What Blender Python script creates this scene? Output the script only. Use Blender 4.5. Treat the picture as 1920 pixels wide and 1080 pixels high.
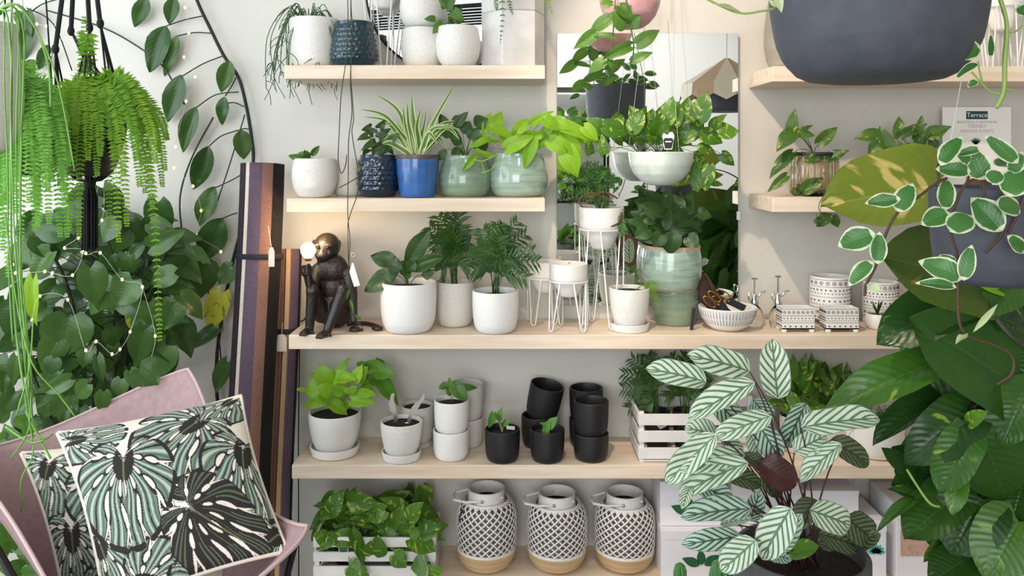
import bpy, bmesh, math, random
import numpy as np
from mathutils import Vector, Matrix
random.seed(7); R = random
S = bpy.context.scene; C = S.collection
for o in list(bpy.data.objects): bpy.data.objects.remove(o)
V3 = Vector; PI = math.pi
# ------------------------------------------------------------------ camera
F = 1533.0; CY = -3.0; CZ = 1.5; HX = 960.0; HY = 290.0      # focal length in pixels of a 1920x1080 frame, eye point
cam = bpy.data.cameras.new('camera'); camo = bpy.data.objects.new('camera', cam); C.objects.link(camo)
cam.sensor_width = 36; cam.lens = F / 1920 * 36; cam.shift_y = -(540 - HY) / 1920; cam.clip_start = 0.05
camo.location = (0, CY, CZ); camo.rotation_euler = (PI / 2, 0, 0); S.camera = camo
# ------------------------------------------------------------------ world, lights, exposure
w = bpy.data.worlds.new('sky'); S.world = w; w.use_nodes = True
bg = w.node_tree.nodes['Background']; bg.inputs[0].default_value = (0.80, 0.90, 1.0, 1); bg.inputs[1].default_value = 1.6
S.view_settings.view_transform = 'Standard'; S.view_settings.look = 'None'; S.view_settings.gamma = 1
S.view_settings.use_curve_mapping = False; S.view_settings.exposure = -0.7
def area(name, loc, aim, sx, sy, watt, col):
    l = bpy.data.lights.new(name, 'AREA'); l.shape = 'RECTANGLE'; l.size = sx; l.size_y = sy; l.energy = watt; l.color = col
    o = bpy.data.objects.new(name, l); C.objects.link(o); o.location = loc
    o.rotation_euler = (V3(aim) - V3(loc)).to_track_quat('-Z', 'Y').to_euler(); return o
area('daylight_side_window', (-2.75, -1.9, 1.75), (0.3, -0.6, 1.2), 2.6, 2.0, 105, (0.86, 0.94, 1.0))
area('daylight_shop_front', (-1.05, -6.4, 1.75), (-0.3, 0, 1.2), 2.7, 2.4, 230, (0.95, 0.98, 1.0))
def spot(name, loc, aim, watt, deg, col, size=0.03, blend=0.5):
    l = bpy.data.lights.new(name, 'SPOT'); l.energy = watt; l.spot_size = math.radians(deg); l.spot_blend = blend; l.color = col; l.shadow_soft_size = size
    o = bpy.data.objects.new(name, l); C.objects.link(o); o.location = loc
    o.rotation_euler = (V3(aim) - V3(loc)).to_track_quat('-Z', 'Y').to_euler(); return o
SPOTS = [((-0.05, -1.42, 2.86), (1.28, 0, 1.2)), ((-1.3, -1.5, 2.86), (-1.05, 0, 1.2)), ((1.0, -4.1, 2.86), (1.5, -6.2, 1.7)), ((0.1, -2.3, 2.86), (-0.15, 0, 0.5))]
spot('track_spot_warm', SPOTS[0][0], SPOTS[0][1], 190, 66, (1.0, 0.80, 0.62))
spot('added_spot_far', SPOTS[2][0], SPOTS[2][1], 260, 110, (1.0, 0.97, 0.93), 0.05, 0.8)  # added lamp, brightens the far wall that the mirror reflects
spot('fill_spot_centre', SPOTS[3][0], SPOTS[3][1], 52, 62, (1.0, 0.92, 0.84), 0.08, 0.9)  # added fill lamp for the dim middle and lower shelves
spot('track_spot_left', SPOTS[1][0], SPOTS[1][1], 14, 70, (1.0, 0.93, 0.80))
# ------------------------------------------------------------------ helpers
def P(px, py, y):
    d = y - CY
    return V3(((px - HX) * d / F, y, CZ - (py - HY) * d / F))
def L(px, y): return px * (y - CY) / F
def lin(c):
    return tuple((v / 255 / 12.92 if v <= 10 else ((v / 255 + 0.055) / 1.055) ** 2.4) for v in c[:3]) + (1,)
MATS = {}
def nodes(name):
    m = bpy.data.materials.new(name); m.use_nodes = True; nt = m.node_tree
    return m, nt, nt.nodes['Principled BSDF']
def N(nt, t, **k):
    n = nt.nodes.new(t)
    for a, b in k.items(): setattr(n, a, b)
    return n
def MA(nt, op, a, b=None, c=None, clamp=False):
    n = nt.nodes.new('ShaderNodeMath'); n.operation = op; n.use_clamp = clamp
    for i, x in enumerate((a, b, c)):
        if x is None: continue
        if isinstance(x, (int, float)): n.inputs[i].default_value = x
        else: nt.links.new(x, n.inputs[i])
    return n.outputs[0]
def MIX(nt, f, a, b):
    n = nt.nodes.new('ShaderNodeMix'); n.data_type = 'RGBA'
    for i, x in ((0, f), (6, a), (7, b)):
        if isinstance(x, (int, float)): n.inputs[i].default_value = x
        elif isinstance(x, tuple): n.inputs[i].default_value = x
        else: nt.links.new(x, n.inputs[i])
    return n.outputs[2]
def SM(nt, x, a, b):
    n = nt.nodes.new('ShaderNodeMapRange'); n.interpolation_type = 'SMOOTHSTEP'
    nt.links.new(x, n.inputs[0]); n.inputs[1].default_value = a; n.inputs[2].default_value = b
    return n.outputs[0]
def mat(name, c, rough=0.5, metal=0.0, c2=None, scale=20.0, amt=1.0, bump=0.0, bscale=None, stretch=None, spec=0.5, coat=0.0, speck=None):
    m, nt, b = nodes(name); MATS[name] = m
    b.inputs['Roughness'].default_value = rough; b.inputs['Metallic'].default_value = metal
    b.inputs['Specular IOR Level'].default_value = spec; b.inputs['Coat Weight'].default_value = coat
    tc = N(nt, 'ShaderNodeTexCoord'); mp = N(nt, 'ShaderNodeMapping'); nt.links.new(tc.outputs['Object'], mp.inputs[0])
    if stretch: mp.inputs['Scale'].default_value = stretch
    col = None
    if c2 is not None:
        n = N(nt, 'ShaderNodeTexNoise'); n.inputs['Scale'].default_value = scale; n.inputs['Detail'].default_value = 4
        nt.links.new(mp.outputs[0], n.inputs[0])
        col = MIX(nt, SM(nt, n.outputs[0], 0.5 - 0.25 / amt, 0.5 + 0.25 / amt), lin(c), lin(c2))
    if speck:
        n = N(nt, 'ShaderNodeTexNoise'); n.inputs['Scale'].default_value = speck[1]; n.inputs['Detail'].default_value = 1
        nt.links.new(tc.outputs['Object'], n.inputs[0])
        col = MIX(nt, SM(nt, n.outputs[0], speck[2], speck[2] + 0.07), col if col is not None else lin(c), lin(speck[0]))
    if col is None: b.inputs['Base Color'].default_value = lin(c)
    else: nt.links.new(col, b.inputs['Base Color'])
    if bump:
        n = N(nt, 'ShaderNodeTexNoise'); n.inputs['Scale'].default_value = bscale or scale; n.inputs['Detail'].default_value = 3
        nt.links.new(mp.outputs[0], n.inputs[0]); bp = N(nt, 'ShaderNodeBump'); bp.inputs['Strength'].default_value = bump
        bp.inputs['Distance'].default_value = 0.004; nt.links.new(n.outputs[0], bp.inputs['Height']); nt.links.new(bp.outputs[0], b.inputs['Normal'])
    return m
def emit(name, c, s):
    m, nt, b = nodes(name); MATS[name] = m
    b.inputs['Emission Color'].default_value = lin(c); b.inputs['Emission Strength'].default_value = s; b.inputs['Base Color'].default_value = lin(c); return m
def glass(name, c=(255, 255, 255), rough=0.02, ior=1.45):
    m, nt, b = nodes(name); MATS[name] = m
    b.inputs['Base Color'].default_value = lin(c); b.inputs['Transmission Weight'].default_value = 1; b.inputs['Roughness'].default_value = rough; b.inputs['IOR'].default_value = ior; return m
ORG = {}
def put(name, me, parent=None, loc=None):
    o = bpy.data.objects.new(name, me); C.objects.link(o)
    if parent is not None:
        o.parent = parent; ORG[o] = ORG[parent]
    if loc is not None: o.location = loc; ORG[o] = V3(loc)
    return o
def thing(name, label, cat, loc, group=None):
    o = bpy.data.objects.new(name, None); C.objects.link(o); o.location = loc; o.empty_display_size = 0.02
    ORG[o] = V3(loc); o['label'] = label; o['category'] = cat
    if group: o['group'] = group
    return o
class G:
    """collects world-space shapes, then links them as ONE mesh object"""
    def __init__(s): s.v = []; s.f = []; s.uv = {}; s.mi = []
    def add(s, vs, fs, uvs=None):
        k = len(s.v); s.v += [tuple(v) for v in vs]
        for f in fs: s.f.append(tuple(i + k for i in f))
        if uvs is not None:
            for i, t in enumerate(uvs): s.uv[k + i] = t
        return s
    def box(s, c, size, rot=None):
        c = V3(c); hx, hy, hz = size[0] / 2, size[1] / 2, size[2] / 2
        vs = [V3((x, y, z)) for x in (-hx, hx) for y in (-hy, hy) for z in (-hz, hz)]
        if rot is not None: vs = [rot @ v for v in vs]
        return s.add([v + c for v in vs], [(0, 1, 3, 2), (4, 6, 7, 5), (0, 4, 5, 1), (2, 3, 7, 6), (0, 2, 6, 4), (1, 5, 7, 3)])
    def tube(s, pts, r, n=6, cap=True):
        pts = [V3(p) for p in pts]; m = len(pts); vs = []; fs = []; ref = None
        for i, p in enumerate(pts):
            t = (pts[min(i + 1, m - 1)] - pts[max(i - 1, 0)])
            t = t.normalized() if t.length > 1e-9 else V3((0, 0, 1))
            if ref is None: ref = V3((0, 0, 1)) if abs(t.z) < 0.9 else V3((1, 0, 0))
            a = t.cross(ref)
            if a.length < 1e-6: a = t.orthogonal()
            a.normalize(); b = a.cross(t).normalized(); ref = b if False else ref
            a2 = a
            rr = r(i / (m - 1)) if callable(r) else r
            if i and (a2.dot(last) < 0): a2 = -a2; b = -b
            last = a2
            for k in range(n):
                an = 2 * PI * k / n; vs.append(p + a2 * (rr * math.cos(an)) + b * (rr * math.sin(an)))
        for i in range(m - 1):
            for k in range(n):
                k2 = (k + 1) % n; fs.append((i * n + k, i * n + k2, (i + 1) * n + k2, (i + 1) * n + k))
        if cap: fs.append(tuple(range(n - 1, -1, -1))); fs.append(tuple((m - 1) * n + k for k in range(n)))
        return s.add(vs, fs)
    def lathe(s, prof, c=(0, 0, 0), n=40, rot=None, fn=None, cap=True):
        c = V3(c); vs = []; fs = []; uv = []; m = len(prof)
        for i, (r, z) in enumerate(prof):
            for k in range(n):
                an = 2 * PI * k / n; rr = r * (fn(an, i, z) if fn else 1)
                p = V3((rr * math.cos(an), rr * math.sin(an), z))
                vs.append((rot @ p if rot is not None else p) + c); uv.append((k / n, i / (m - 1)))
        for i in range(m - 1):
            for k in range(n):
                k2 = (k + 1) % n; fs.append((i * n + k, i * n + k2, (i + 1) * n + k2, (i + 1) * n + k))
        if cap:
            if prof[0][0] > 1e-5: fs.append(tuple(range(n - 1, -1, -1)))
            if prof[-1][0] > 1e-5: fs.append(tuple((m - 1) * n + k for k in range(n)))
        return s.add(vs, fs, uv)
    def ball(s, c, r, nu=12, nv=8, sc=(1, 1, 1), rot=None):
        c = V3(c); vs = []; fs = []
        for i in range(nv + 1):
            th = PI * i / nv
            for k in range(nu):
                an = 2 * PI * k / nu
                p = V3((r * sc[0] * math.sin(th) * math.cos(an), r * sc[1] * math.sin(th) * math.sin(an), r * sc[2] * math.cos(th)))
                vs.append((rot @ p if rot is not None else p) + c)
        for i in range(nv):
            for k in range(nu): fs.append((i * nu + k, (i + 1) * nu + k, (i + 1) * nu + (k + 1) % nu, i * nu + (k + 1) % nu))
        return s.add(vs, fs)
    def grid(s, fn, nu, nv, uv=True):
        vs = [fn(i / nu, j / nv) for j in range(nv + 1) for i in range(nu + 1)]
        uvs = [(i / nu, j / nv) for j in range(nv + 1) for i in range(nu + 1)]
        fs = [(j * (nu + 1) + i, j * (nu + 1) + i + 1, (j + 1) * (nu + 1) + i + 1, (j + 1) * (nu + 1) + i) for j in range(nv) for i in range(nu)]
        return s.add(vs, fs, uvs)
    def mesh(s, name, m, off=V3((0, 0, 0)), smooth=True):
        me = bpy.data.meshes.new(name); me.from_pydata([tuple(V3(v) - off) for v in s.v], [], s.f)
        if s.uv:
            ul = me.uv_layers.new(name='UVMap'); li = np.zeros(len(me.loops), dtype=np.int32); me.loops.foreach_get('vertex_index', li)
            uva = np.zeros((len(s.v), 2), dtype=np.float32)
            for k, t in s.uv.items(): uva[k] = t
            ul.data.foreach_set('uv', uva[li].ravel())
        if m: me.materials.append(MATS[m] if isinstance(m, str) else m)
        if smooth: me.polygons.foreach_set('use_smooth', [True] * len(me.polygons))
        me.update(); return me
    def obj(s, name, m, parent=None, smooth=True, bevel=0, label=None, auto=True, solid=0):
        if parent is not None: off = ORG[parent]; loc = None
        else:
            a = np.array([tuple(v) for v in s.v]); lo = a.min(0); hi = a.max(0); off = V3(((lo[0] + hi[0]) / 2, (lo[1] + hi[1]) / 2, lo[2])); loc = off
        o = put(name, s.mesh(name, m, off, smooth), parent, loc)
        if bevel:
            b = o.modifiers.new('bevel', 'BEVEL'); b.width = bevel; b.segments = 2; b.limit_method = 'ANGLE'
        if solid:
            b = o.modifiers.new('solid', 'SOLIDIFY'); b.thickness = solid; b.offset = 0
        if smooth and auto and len(s.f) > 4:
            with_ang(o)
        if label: o['label'] = label
        return o
def with_ang(o, deg=40):
    me = o.data; bm = bmesh.new(); bm.from_mesh(me); a = math.radians(deg)
    for e in bm.edges:
        if len(e.link_faces) == 2 and e.calc_face_angle(0) > a: e.smooth = False
    bm.to_mesh(me); bm.free()
def tag(o, label, cat, group=None, kind=None):
    if label: o['label'] = label
    if cat: o['category'] = cat
    if group: o['group'] = group
    if kind: o['kind'] = kind
    return o
def struct(o): o['kind'] = 'structure'; return o
def bez(a, b, c, n=8):
    a, b, c = V3(a), V3(b), V3(c)
    return [a * (1 - t) ** 2 + b * 2 * t * (1 - t) + c * t * t for t in [i / n for i in range(n + 1)]]
def spline(pts, k=5):
    pts = [V3(p) for p in pts]; out = []
    for i in range(len(pts) - 1):
        p0 = pts[max(i - 1, 0)]; p1 = pts[i]; p2 = pts[i + 1]; p3 = pts[min(i + 2, len(pts) - 1)]
        for j in range(k):
            t = j / k
            out.append(0.5 * ((2 * p1) + (p2 - p0) * t + (2 * p0 - 5 * p1 + 4 * p2 - p3) * t * t + (3 * p1 - p0 - 3 * p2 + p3) * t ** 3))
    out.append(pts[-1]); return out
# ------------------------------------------------------------------ plain materials
mat('wall_paint', (216, 213, 205), 0.85, c2=(208, 204, 195), scale=3, bump=0.12, bscale=60)
mat('ceiling_paint', (238, 238, 236), 0.9); mat('floor_concrete', (150, 145, 138), 0.5, c2=(130, 124, 118), scale=4)
mat('pine', (238, 222, 202), 0.55, c2=(222, 198, 172), scale=3.0, stretch=(1.2, 9, 14), bump=0.05, bscale=12)
mat('bamboo', (214, 186, 146), 0.5, c2=(188, 156, 112), scale=5, stretch=(1, 1, 14))
mat('white_glaze', (238, 236, 232), 0.3, coat=0.1)
mat('white_matte', (234, 231, 226), 0.6); mat('white_paint', (236, 233, 230), 0.5, c2=(222, 217, 211), scale=9, bump=0.1)
mat('speckle', (232, 229, 223), 0.55, speck=((212, 207, 199), 260, 0.60), bump=0.15, bscale=160)
mat('grey_speckle', (212, 207, 199), 0.6, speck=((194, 188, 179), 240, 0.60), bump=0.15, bscale=160)
mat('marble', (232, 229, 226), 0.35, c2=(208, 203, 199), scale=7, amt=1.6)
mat('teal_glaze', (22, 62, 72), 0.18, c2=(12, 40, 54), scale=14, coat=0.4)
mat('navy_glaze', (16, 44, 70), 0.16, c2=(10, 28, 42), scale=12, coat=0.5)
mat('blue_glaze', (62, 110, 176), 0.2, c2=(44, 88, 152), scale=8, stretch=(1, 1, 4), coat=0.4)
mat('brown_rim', (92, 74, 68), 0.4); mat('bare_clay', (206, 182, 150), 0.7)
mat('celadon', (168, 186, 170), 0.16, c2=(136, 160, 146), scale=9, stretch=(1, 1, 7), amt=1.3, coat=0.6, bump=0.2, bscale=14)
mat('sage_glaze', (140, 158, 134), 0.2, c2=(114, 136, 118), scale=9, stretch=(1, 1, 6), coat=0.4, bump=0.2, bscale=14)
mat('black_matte', (30, 29, 31), 0.5); mat('black_metal', (22, 22, 24), 0.4, metal=0.4); mat('black_rope', (20, 21, 24), 0.85, bump=0.6, bscale=300)
mat('slate', (78, 80, 90), 0.62, c2=(68, 71, 82), scale=30, bump=0.1, bscale=220)
mat('concrete', (172, 164, 150), 0.8, c2=(146, 138, 124), scale=18, bump=0.3, bscale=80)
mat('dark_pot', (98, 96, 98), 0.55, c2=(70, 69, 72), scale=9, bump=0.25, bscale=40)
mat('pink_marble', (228, 186, 188), 0.35, c2=(206, 150, 156), scale=12, amt=1.5)
mat('mint_marble', (228, 232, 222), 0.3, c2=(198, 210, 200), scale=12, amt=1.3)
mat('soil', (44, 33, 26), 0.95, c2=(24, 18, 15), scale=90, bump=1.0, bscale=140)
mat('chrome', (205, 205, 205), 0.15, metal=1.0); mat('steel', (190, 188, 184), 0.28, metal=1.0); mat('brass', (200, 150, 70), 0.25, metal=1.0)
mat('bronze', (44, 33, 28), 0.42, c2=(30, 24, 22), scale=20, bump=0.5, bscale=120, spec=0.6)
mat('leather_dark', (60, 38, 30), 0.6); mat('navy_cloth', (28, 30, 44), 0.8); mat('paper', (240, 238, 234), 0.7); mat('tag_paper', (236, 222, 208), 0.7)
mat('tag_green', (46, 96, 66), 0.6); mat('print_green', (30, 92, 56), 0.6); mat('print_teal', (70, 170, 150), 0.6); mat('print_pink', (214, 170, 160), 0.7, c2=(180, 150, 120), scale=60)
mat('print_dark', (28, 66, 74), 0.6); mat('print_grey', (150, 148, 150), 0.7); mat('print_rose', (206, 160, 160), 0.7); mat('print_black', (40, 40, 44), 0.6)
mat('card', (233, 230, 235), 0.6); mat('card_side', (226, 222, 229), 0.6); mat('cord', (225, 222, 212), 0.7)
mat('mauve', (172, 142, 142), 0.7, c2=(160, 130, 131), scale=60, bump=0.15, bscale=400)
mat('piping', (226, 216, 200), 0.8); mat('twig', (86, 60, 42), 0.8); mat('stem_brown', (84, 58, 44), 0.6)
mat('stem_green', (78, 112, 52), 0.5); mat('stem_pale', (150, 176, 92), 0.5); mat('stem_dark', (46, 56, 34), 0.6); mat('stem_black', (30, 32, 28), 0.7)
mat('stem_purple', (70, 44, 44), 0.5); mat('shade_liner', (120, 112, 104), 0.9, c2=(96, 88, 80), scale=30); mat('stem_string', (116, 168, 72), 0.5); mat('mauve_edge', (196, 170, 168), 0.7); mat('cloth_cream', (230, 218, 198), 0.9); mat('cloth_tan', (196, 166, 134), 0.9); mat('cactus', (70, 120, 60), 0.6)  # lantern liner colour carries the shade inside the lattice
glass('glass_clear'); glass('glass_amber', (255, 250, 238), 0.05)
m, nt, b = nodes('mirror'); MATS['mirror'] = m; b.inputs['Metallic'].default_value = 1; b.inputs['Roughness'].default_value = 0.0; b.inputs['Base Color'].default_value = (0.92, 0.94, 0.93, 1)
emit('bulb_glow', (255, 214, 150), 14); emit('fairy_glow', (255, 214, 130), 9)
# ------------------------------------------------------------------ room shell
FZ = -0.08; CE = 3.0; XL, XR, YB = -2.6, 3.2, -6.2
struct(G().box((0.3, -3.1, FZ - 0.05), (6.2, 6.6, 0.1)).obj('floor', 'floor_concrete', smooth=False))
struct(G().box((0.3, -3.1, CE + 0.05), (6.2, 6.6, 0.1)).obj('ceiling', 'ceiling_paint', smooth=False))
struct(G().box((0.3, 0.05, 1.46), (6.2, 0.1, 3.08)).obj('wall_back', 'wall_paint', smooth=False))
struct(G().box((XR + 0.05, -3.05, 1.46), (0.1, 6.1, 3.08)).obj('wall_right', 'wall_paint', smooth=False))
g = G(); g.box((XL - 0.05, -0.25, 1.46), (0.1, 0.5, 3.08)).box((XL - 0.05, -4.75, 1.46), (0.1, 2.9, 3.08)).box((XL - 0.05, -1.9, 0.31), (0.1, 2.8, 0.78)).box((XL - 0.05, -1.9, 2.9), (0.1, 2.8, 0.2))
struct(g.obj('wall_left', 'wall_paint', smooth=False))
g = G(); g.box((1.75, YB - 0.05, 1.46), (2.9, 0.1, 3.08)).box((-2.5, YB - 0.05, 1.46), (0.2, 0.1, 3.08)).box((-1.05, YB - 0.05, 0.2), (2.7, 0.1, 0.56)).box((-1.05, YB - 0.05, 2.97), (2.7, 0.1, 0.06))
struct(g.obj('wall_front', 'ceiling_paint', smooth=False))
wf = struct(G().box((-1.05, YB - 0.03, 1.7), (0.07, 0.06, 2.45)).box((-1.05, YB - 0.03, 0.5), (2.7, 0.06, 0.06)).obj('window_1', 'black_metal', smooth=False))
wf2 = struct(G().box((XL - 0.03, -1.9, 1.75), (0.06, 0.06, 2.1)).box((XL - 0.03, -1.9, 0.73), (0.06, 2.8, 0.06)).obj('window_2', 'white_paint', smooth=False))
for i, (a, bb) in enumerate(SPOTS):
    t = thing('track_spotlight', ('black ceiling track spotlight aimed at the right hand shelves', 'black ceiling track spotlight aimed at the climbing plant', 'black ceiling spotlight added to brighten the far wall in the mirror', 'black ceiling spotlight added as fill light for the middle shelves')[i], 'spotlight', a)
    d = (V3(bb) - V3(a)).normalized(); q = d.to_track_quat('-Z', 'Y').to_matrix()
    G().lathe([(0.05, -0.0), (0.052, 0.0), (0.05, 0.10), (0.02, 0.12), (0.0, 0.12)], V3(a) + d * -0.0, 20, rot=q, cap=False).obj('housing', 'black_metal', t)
    G().tube([V3(a) - d * 0.1, V3(a) - d * 0.12 + V3((0, 0, 0.02)), (a[0] - d.x * 0.12, a[1] - d.y * 0.12, CE)], 0.01).obj('arm', 'black_metal', t)
# ------------------------------------------------------------------ shelves
YF = -0.273
def shelf(label, x0, x1, ytop, ybot):
    z1 = P(0, ytop, YF).z; z0 = P(0, ybot, YF).z; a = P(x0, 0, YF).x; b_ = P(x1, 0, YF).x
    o = G().box(((a + b_) / 2, YF / 2 - 0.001, (z0 + z1) / 2), (b_ - a, -YF - 0.002, z1 - z0)).obj('wall_shelf', 'pine', None, smooth=False, bevel=0.0025)
    tag(o, label, 'shelf', 'floating pine shelves'); return z1
Z1 = shelf('pale pine wall shelf, short upper one on the left holding a dark teal pot', 533, 1022, 122, 148)
Z2 = shelf('pale pine wall shelf, short middle one holding the blue pot and spider plant', 537, 1022, 372, 397)
Z3 = shelf('long pale pine shelf under the monkey lamp and the mirror', 541, 2080, 628, 655)
Z4 = shelf('long pale pine shelf carrying the black pots', 547, 2080, 872, 898)
Z5 = P(0, 1096, YF).z
ZR1 = shelf('pale pine wall shelf at upper right behind the big slate planter', 1448, 2080, 124, 153)
ZR2 = shelf('pale pine wall shelf at right holding two ribbed glass jars', 1448, 2080, 370, 398)
a = P(585, 0, YF).x; b_ = P(2080, 0, YF).x
o = tag(G().box(((a + b_) / 2, YF / 2 - 0.001, Z5 - 0.025), (b_ - a, -YF - 0.002, 0.05)).box(((a + b_) / 2, YF / 2, (Z5 - 0.05 + FZ) / 2), (b_ - a - 0.1, 0.2, Z5 - 0.05 - FZ)).obj('low_shelf', 'pine', None, smooth=False, bevel=0.002), 'low pine shelf near the floor under the white lattice lanterns', 'shelf')
# wall mirror
p0 = P(1044, 573, -0.024); p1 = P(1384, 62, -0.024)
t = thing('wall_mirror', 'tall frameless rectangular mirror on the wall between the shelves', 'mirror', ((p0.x + p1.x) / 2, -0.012, p0.z))
cx, cz, sx, sz = (p0.x + p1.x) / 2, (p0.z + p1.z) / 2, p1.x - p0.x, p1.z - p0.z
G().box((cx, -0.011, cz), (sx, 0.02, sz)).obj('backing', 'print_grey', t, smooth=False)
G().box((cx, -0.0235, cz), (sx - 0.002, 0.004, sz - 0.002)).obj('mirror_glass', 'mirror', t, smooth=False)
for zz in (p0.z + 0.33 * sz,): G().box((p1.x + 0.001, -0.02, zz), (0.012, 0.018, 0.03)).obj('clip', 'white_matte', t, smooth=False)
# ------------------------------------------------------------------ leaf materials
def leafmat(name, c1, c2, kind='plain', c3=(200, 210, 90), n=9, slant=0.55, rough=0.38, vein=0.25, trans=0.22, thr=0.58, edge=0.78, bd=0.002, bs=0.35):
    m, nt, b = nodes(name); MATS[name] = m
    uv = N(nt, 'ShaderNodeUVMap'); sp = N(nt, 'ShaderNodeSeparateXYZ'); nt.links.new(uv.outputs[0], sp.inputs[0])
    u, v = sp.outputs[0], sp.outputs[1]
    a = MA(nt, 'ABSOLUTE', MA(nt, 'MULTIPLY', MA(nt, 'SUBTRACT', u, 0.5), 2.0))
    oi = N(nt, 'ShaderNodeObjectInfo'); rnd = oi.outputs['Random']
    nz = N(nt, 'ShaderNodeTexNoise'); nz.inputs['Scale'].default_value = 3.0
    cb = N(nt, 'ShaderNodeCombineXYZ'); nt.links.new(u, cb.inputs[0]); nt.links.new(v, cb.inputs[1]); nt.links.new(MA(nt, 'MULTIPLY', rnd, 37.0), cb.inputs[2])
    nt.links.new(cb.outputs[0], nz.inputs[0])
    base = MIX(nt, MA(nt, 'ADD', MA(nt, 'MULTIPLY', rnd, 0.75), MA(nt, 'MULTIPLY', MA(nt, 'SUBTRACT', nz.outputs[0], 0.5), 0.8), clamp=True), lin(c1), lin(c2))
    t = MA(nt, 'SUBTRACT', v, MA(nt, 'MULTIPLY', a, slant * 0.5))          # veins run from the midrib towards the tip
    fr = MA(nt, 'ABSOLUTE', MA(nt, 'SUBTRACT', MA(nt, 'FRACT', MA(nt, 'MULTIPLY', t, float(n))), 0.5))
    if kind == 'stripe':                                                   # herringbone bands
        band = SM(nt, MA(nt, 'ADD', fr, MA(nt, 'MULTIPLY', MA(nt, 'SUBTRACT', nz.outputs[0], 0.5), 0.10)), 0.27, 0.35)
        core = MA(nt, 'SUBTRACT', 1.0, SM(nt, a, 0.05, 0.10)); rim = SM(nt, a, 0.92, 0.97)
        f = MA(nt, 'MAXIMUM', MA(nt, 'MULTIPLY', band, MA(nt, 'SUBTRACT', 1.0, MA(nt, 'MULTIPLY', SM(nt, a, 0.8, 1.0), 0.2))), MA(nt, 'MAXIMUM', core, MA(nt, 'MULTIPLY', rim, 0.8)))
        col = MIX(nt, f, lin(c3), base)
    elif kind == 'margin':
        e = MA(nt, 'MAXIMUM', MA(nt, 'ADD', a, MA(nt, 'MULTIPLY', MA(nt, 'SUBTRACT', nz.outputs[0], 0.5), 0.35)), MA(nt, 'SUBTRACT', 1.75, MA(nt, 'MULTIPLY', 9.0, MA(nt, 'MINIMUM', v, MA(nt, 'SUBTRACT', 1.0, v)))))
        col = MIX(nt, SM(nt, e, edge, edge + 0.07), base, lin(c3))
    elif kind == 'stripe_margin':
        col = MIX(nt, SM(nt, a, 0.5, 0.62), base, lin(c3))
    elif kind == 'splash':
        n2 = N(nt, 'ShaderNodeTexNoise'); n2.inputs['Scale'].default_value = 1.0; n2.inputs['Detail'].default_value = 3
        c5 = N(nt, 'ShaderNodeCombineXYZ'); nt.links.new(MA(nt, 'MULTIPLY', u, 2.0), c5.inputs[0]); nt.links.new(MA(nt, 'MULTIPLY', t, 6.0), c5.inputs[1]); nt.links.new(MA(nt, 'MULTIPLY', rnd, 91.0), c5.inputs[2])
        nt.links.new(c5.outputs[0], n2.inputs[0])
        col = MIX(nt, MA(nt, 'MULTIPLY', SM(nt, n2.outputs[0], thr, thr + 0.08), 0.85), base, lin(c3))
    else:
        col = base
    if vein and kind != 'stripe':
        vn = MA(nt, 'MAXIMUM', MA(nt, 'SUBTRACT', 1.0, SM(nt, a, 0.015, 0.05)), MA(nt, 'MULTIPLY', SM(nt, fr, 0.44, 0.5), 0.35))
        hs = N(nt, 'ShaderNodeHueSaturation'); hs.inputs['Value'].default_value = 1.7; hs.inputs['Saturation'].default_value = 0.8; nt.links.new(col, hs.inputs['Color'])
        col = MIX(nt, MA(nt, 'MULTIPLY', vn, vein), col, hs.outputs[0])
    nt.links.new(col, b.inputs['Base Color']); b.inputs['Roughness'].default_value = rough; b.inputs['Specular IOR Level'].default_value = 0.45
    bp = N(nt, 'ShaderNodeBump'); bp.inputs['Strength'].default_value = bs; bp.inputs['Distance'].default_value = bd
    nt.links.new(MA(nt, 'SUBTRACT', MA(nt, 'MULTIPLY', fr, -0.6), MA(nt, 'MULTIPLY', SM(nt, a, 0.0, 0.08), -0.5)), bp.inputs['Height']); nt.links.new(bp.outputs[0], b.inputs['Normal'])
    tr = N(nt, 'ShaderNodeBsdfTranslucent'); nt.links.new(col, tr.inputs[0]); mx = N(nt, 'ShaderNodeMixShader'); mx.inputs[0].default_value = trans
    nt.links.new(b.outputs[0], mx.inputs[1]); nt.links.new(tr.outputs[0], mx.inputs[2]); nt.links.new(mx.outputs[0], nt.nodes['Material Output'].inputs[0])
    return m
leafmat('lf_dark', (46, 76, 30), (70, 104, 44), rough=0.33); leafmat('lf_mid', (64, 104, 34), (98, 140, 52)); leafmat('lf_wall', (48, 82, 34), (80, 116, 52), rough=0.3)
leafmat('lf_lime', (150, 196, 44), (118, 172, 30), trans=0.35, vein=0.15); leafmat('lf_yellow', (188, 186, 54), (120, 138, 44), kind='splash', c3=(70, 110, 44))
leafmat('lf_limedeep', (104, 156, 40), (84, 136, 36), trans=0.3, vein=0.15); leafmat('lf_sprig', (104, 160, 60), (86, 140, 50), trans=0.3)
leafmat('lf_golden', (64, 108, 28), (94, 138, 38), kind='splash', c3=(176, 196, 84), thr=0.57, rough=0.32)
leafmat('lf_bigpothos', (34, 72, 24), (58, 102, 34), kind='splash', c3=(150, 176, 60), thr=0.68, rough=0.28, n=11, vein=0.3, trans=0.3, bs=0.5, bd=0.0045)
leafmat('lf_bigpothos2', (58, 104, 34), (80, 126, 44), kind='splash', c3=(150, 180, 70), thr=0.66, rough=0.28, n=11, vein=0.35, trans=0.3, bs=0.5, bd=0.0045)
leafmat('lf_pothos_sunlit2', (66, 92, 26), (88, 112, 36), kind='splash', c3=(150, 140, 66), thr=0.6, rough=0.3, n=10, vein=0.3, trans=0.3, bs=0.5, bd=0.0045)  # second sunlit leaf, its light put into the colour
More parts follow.
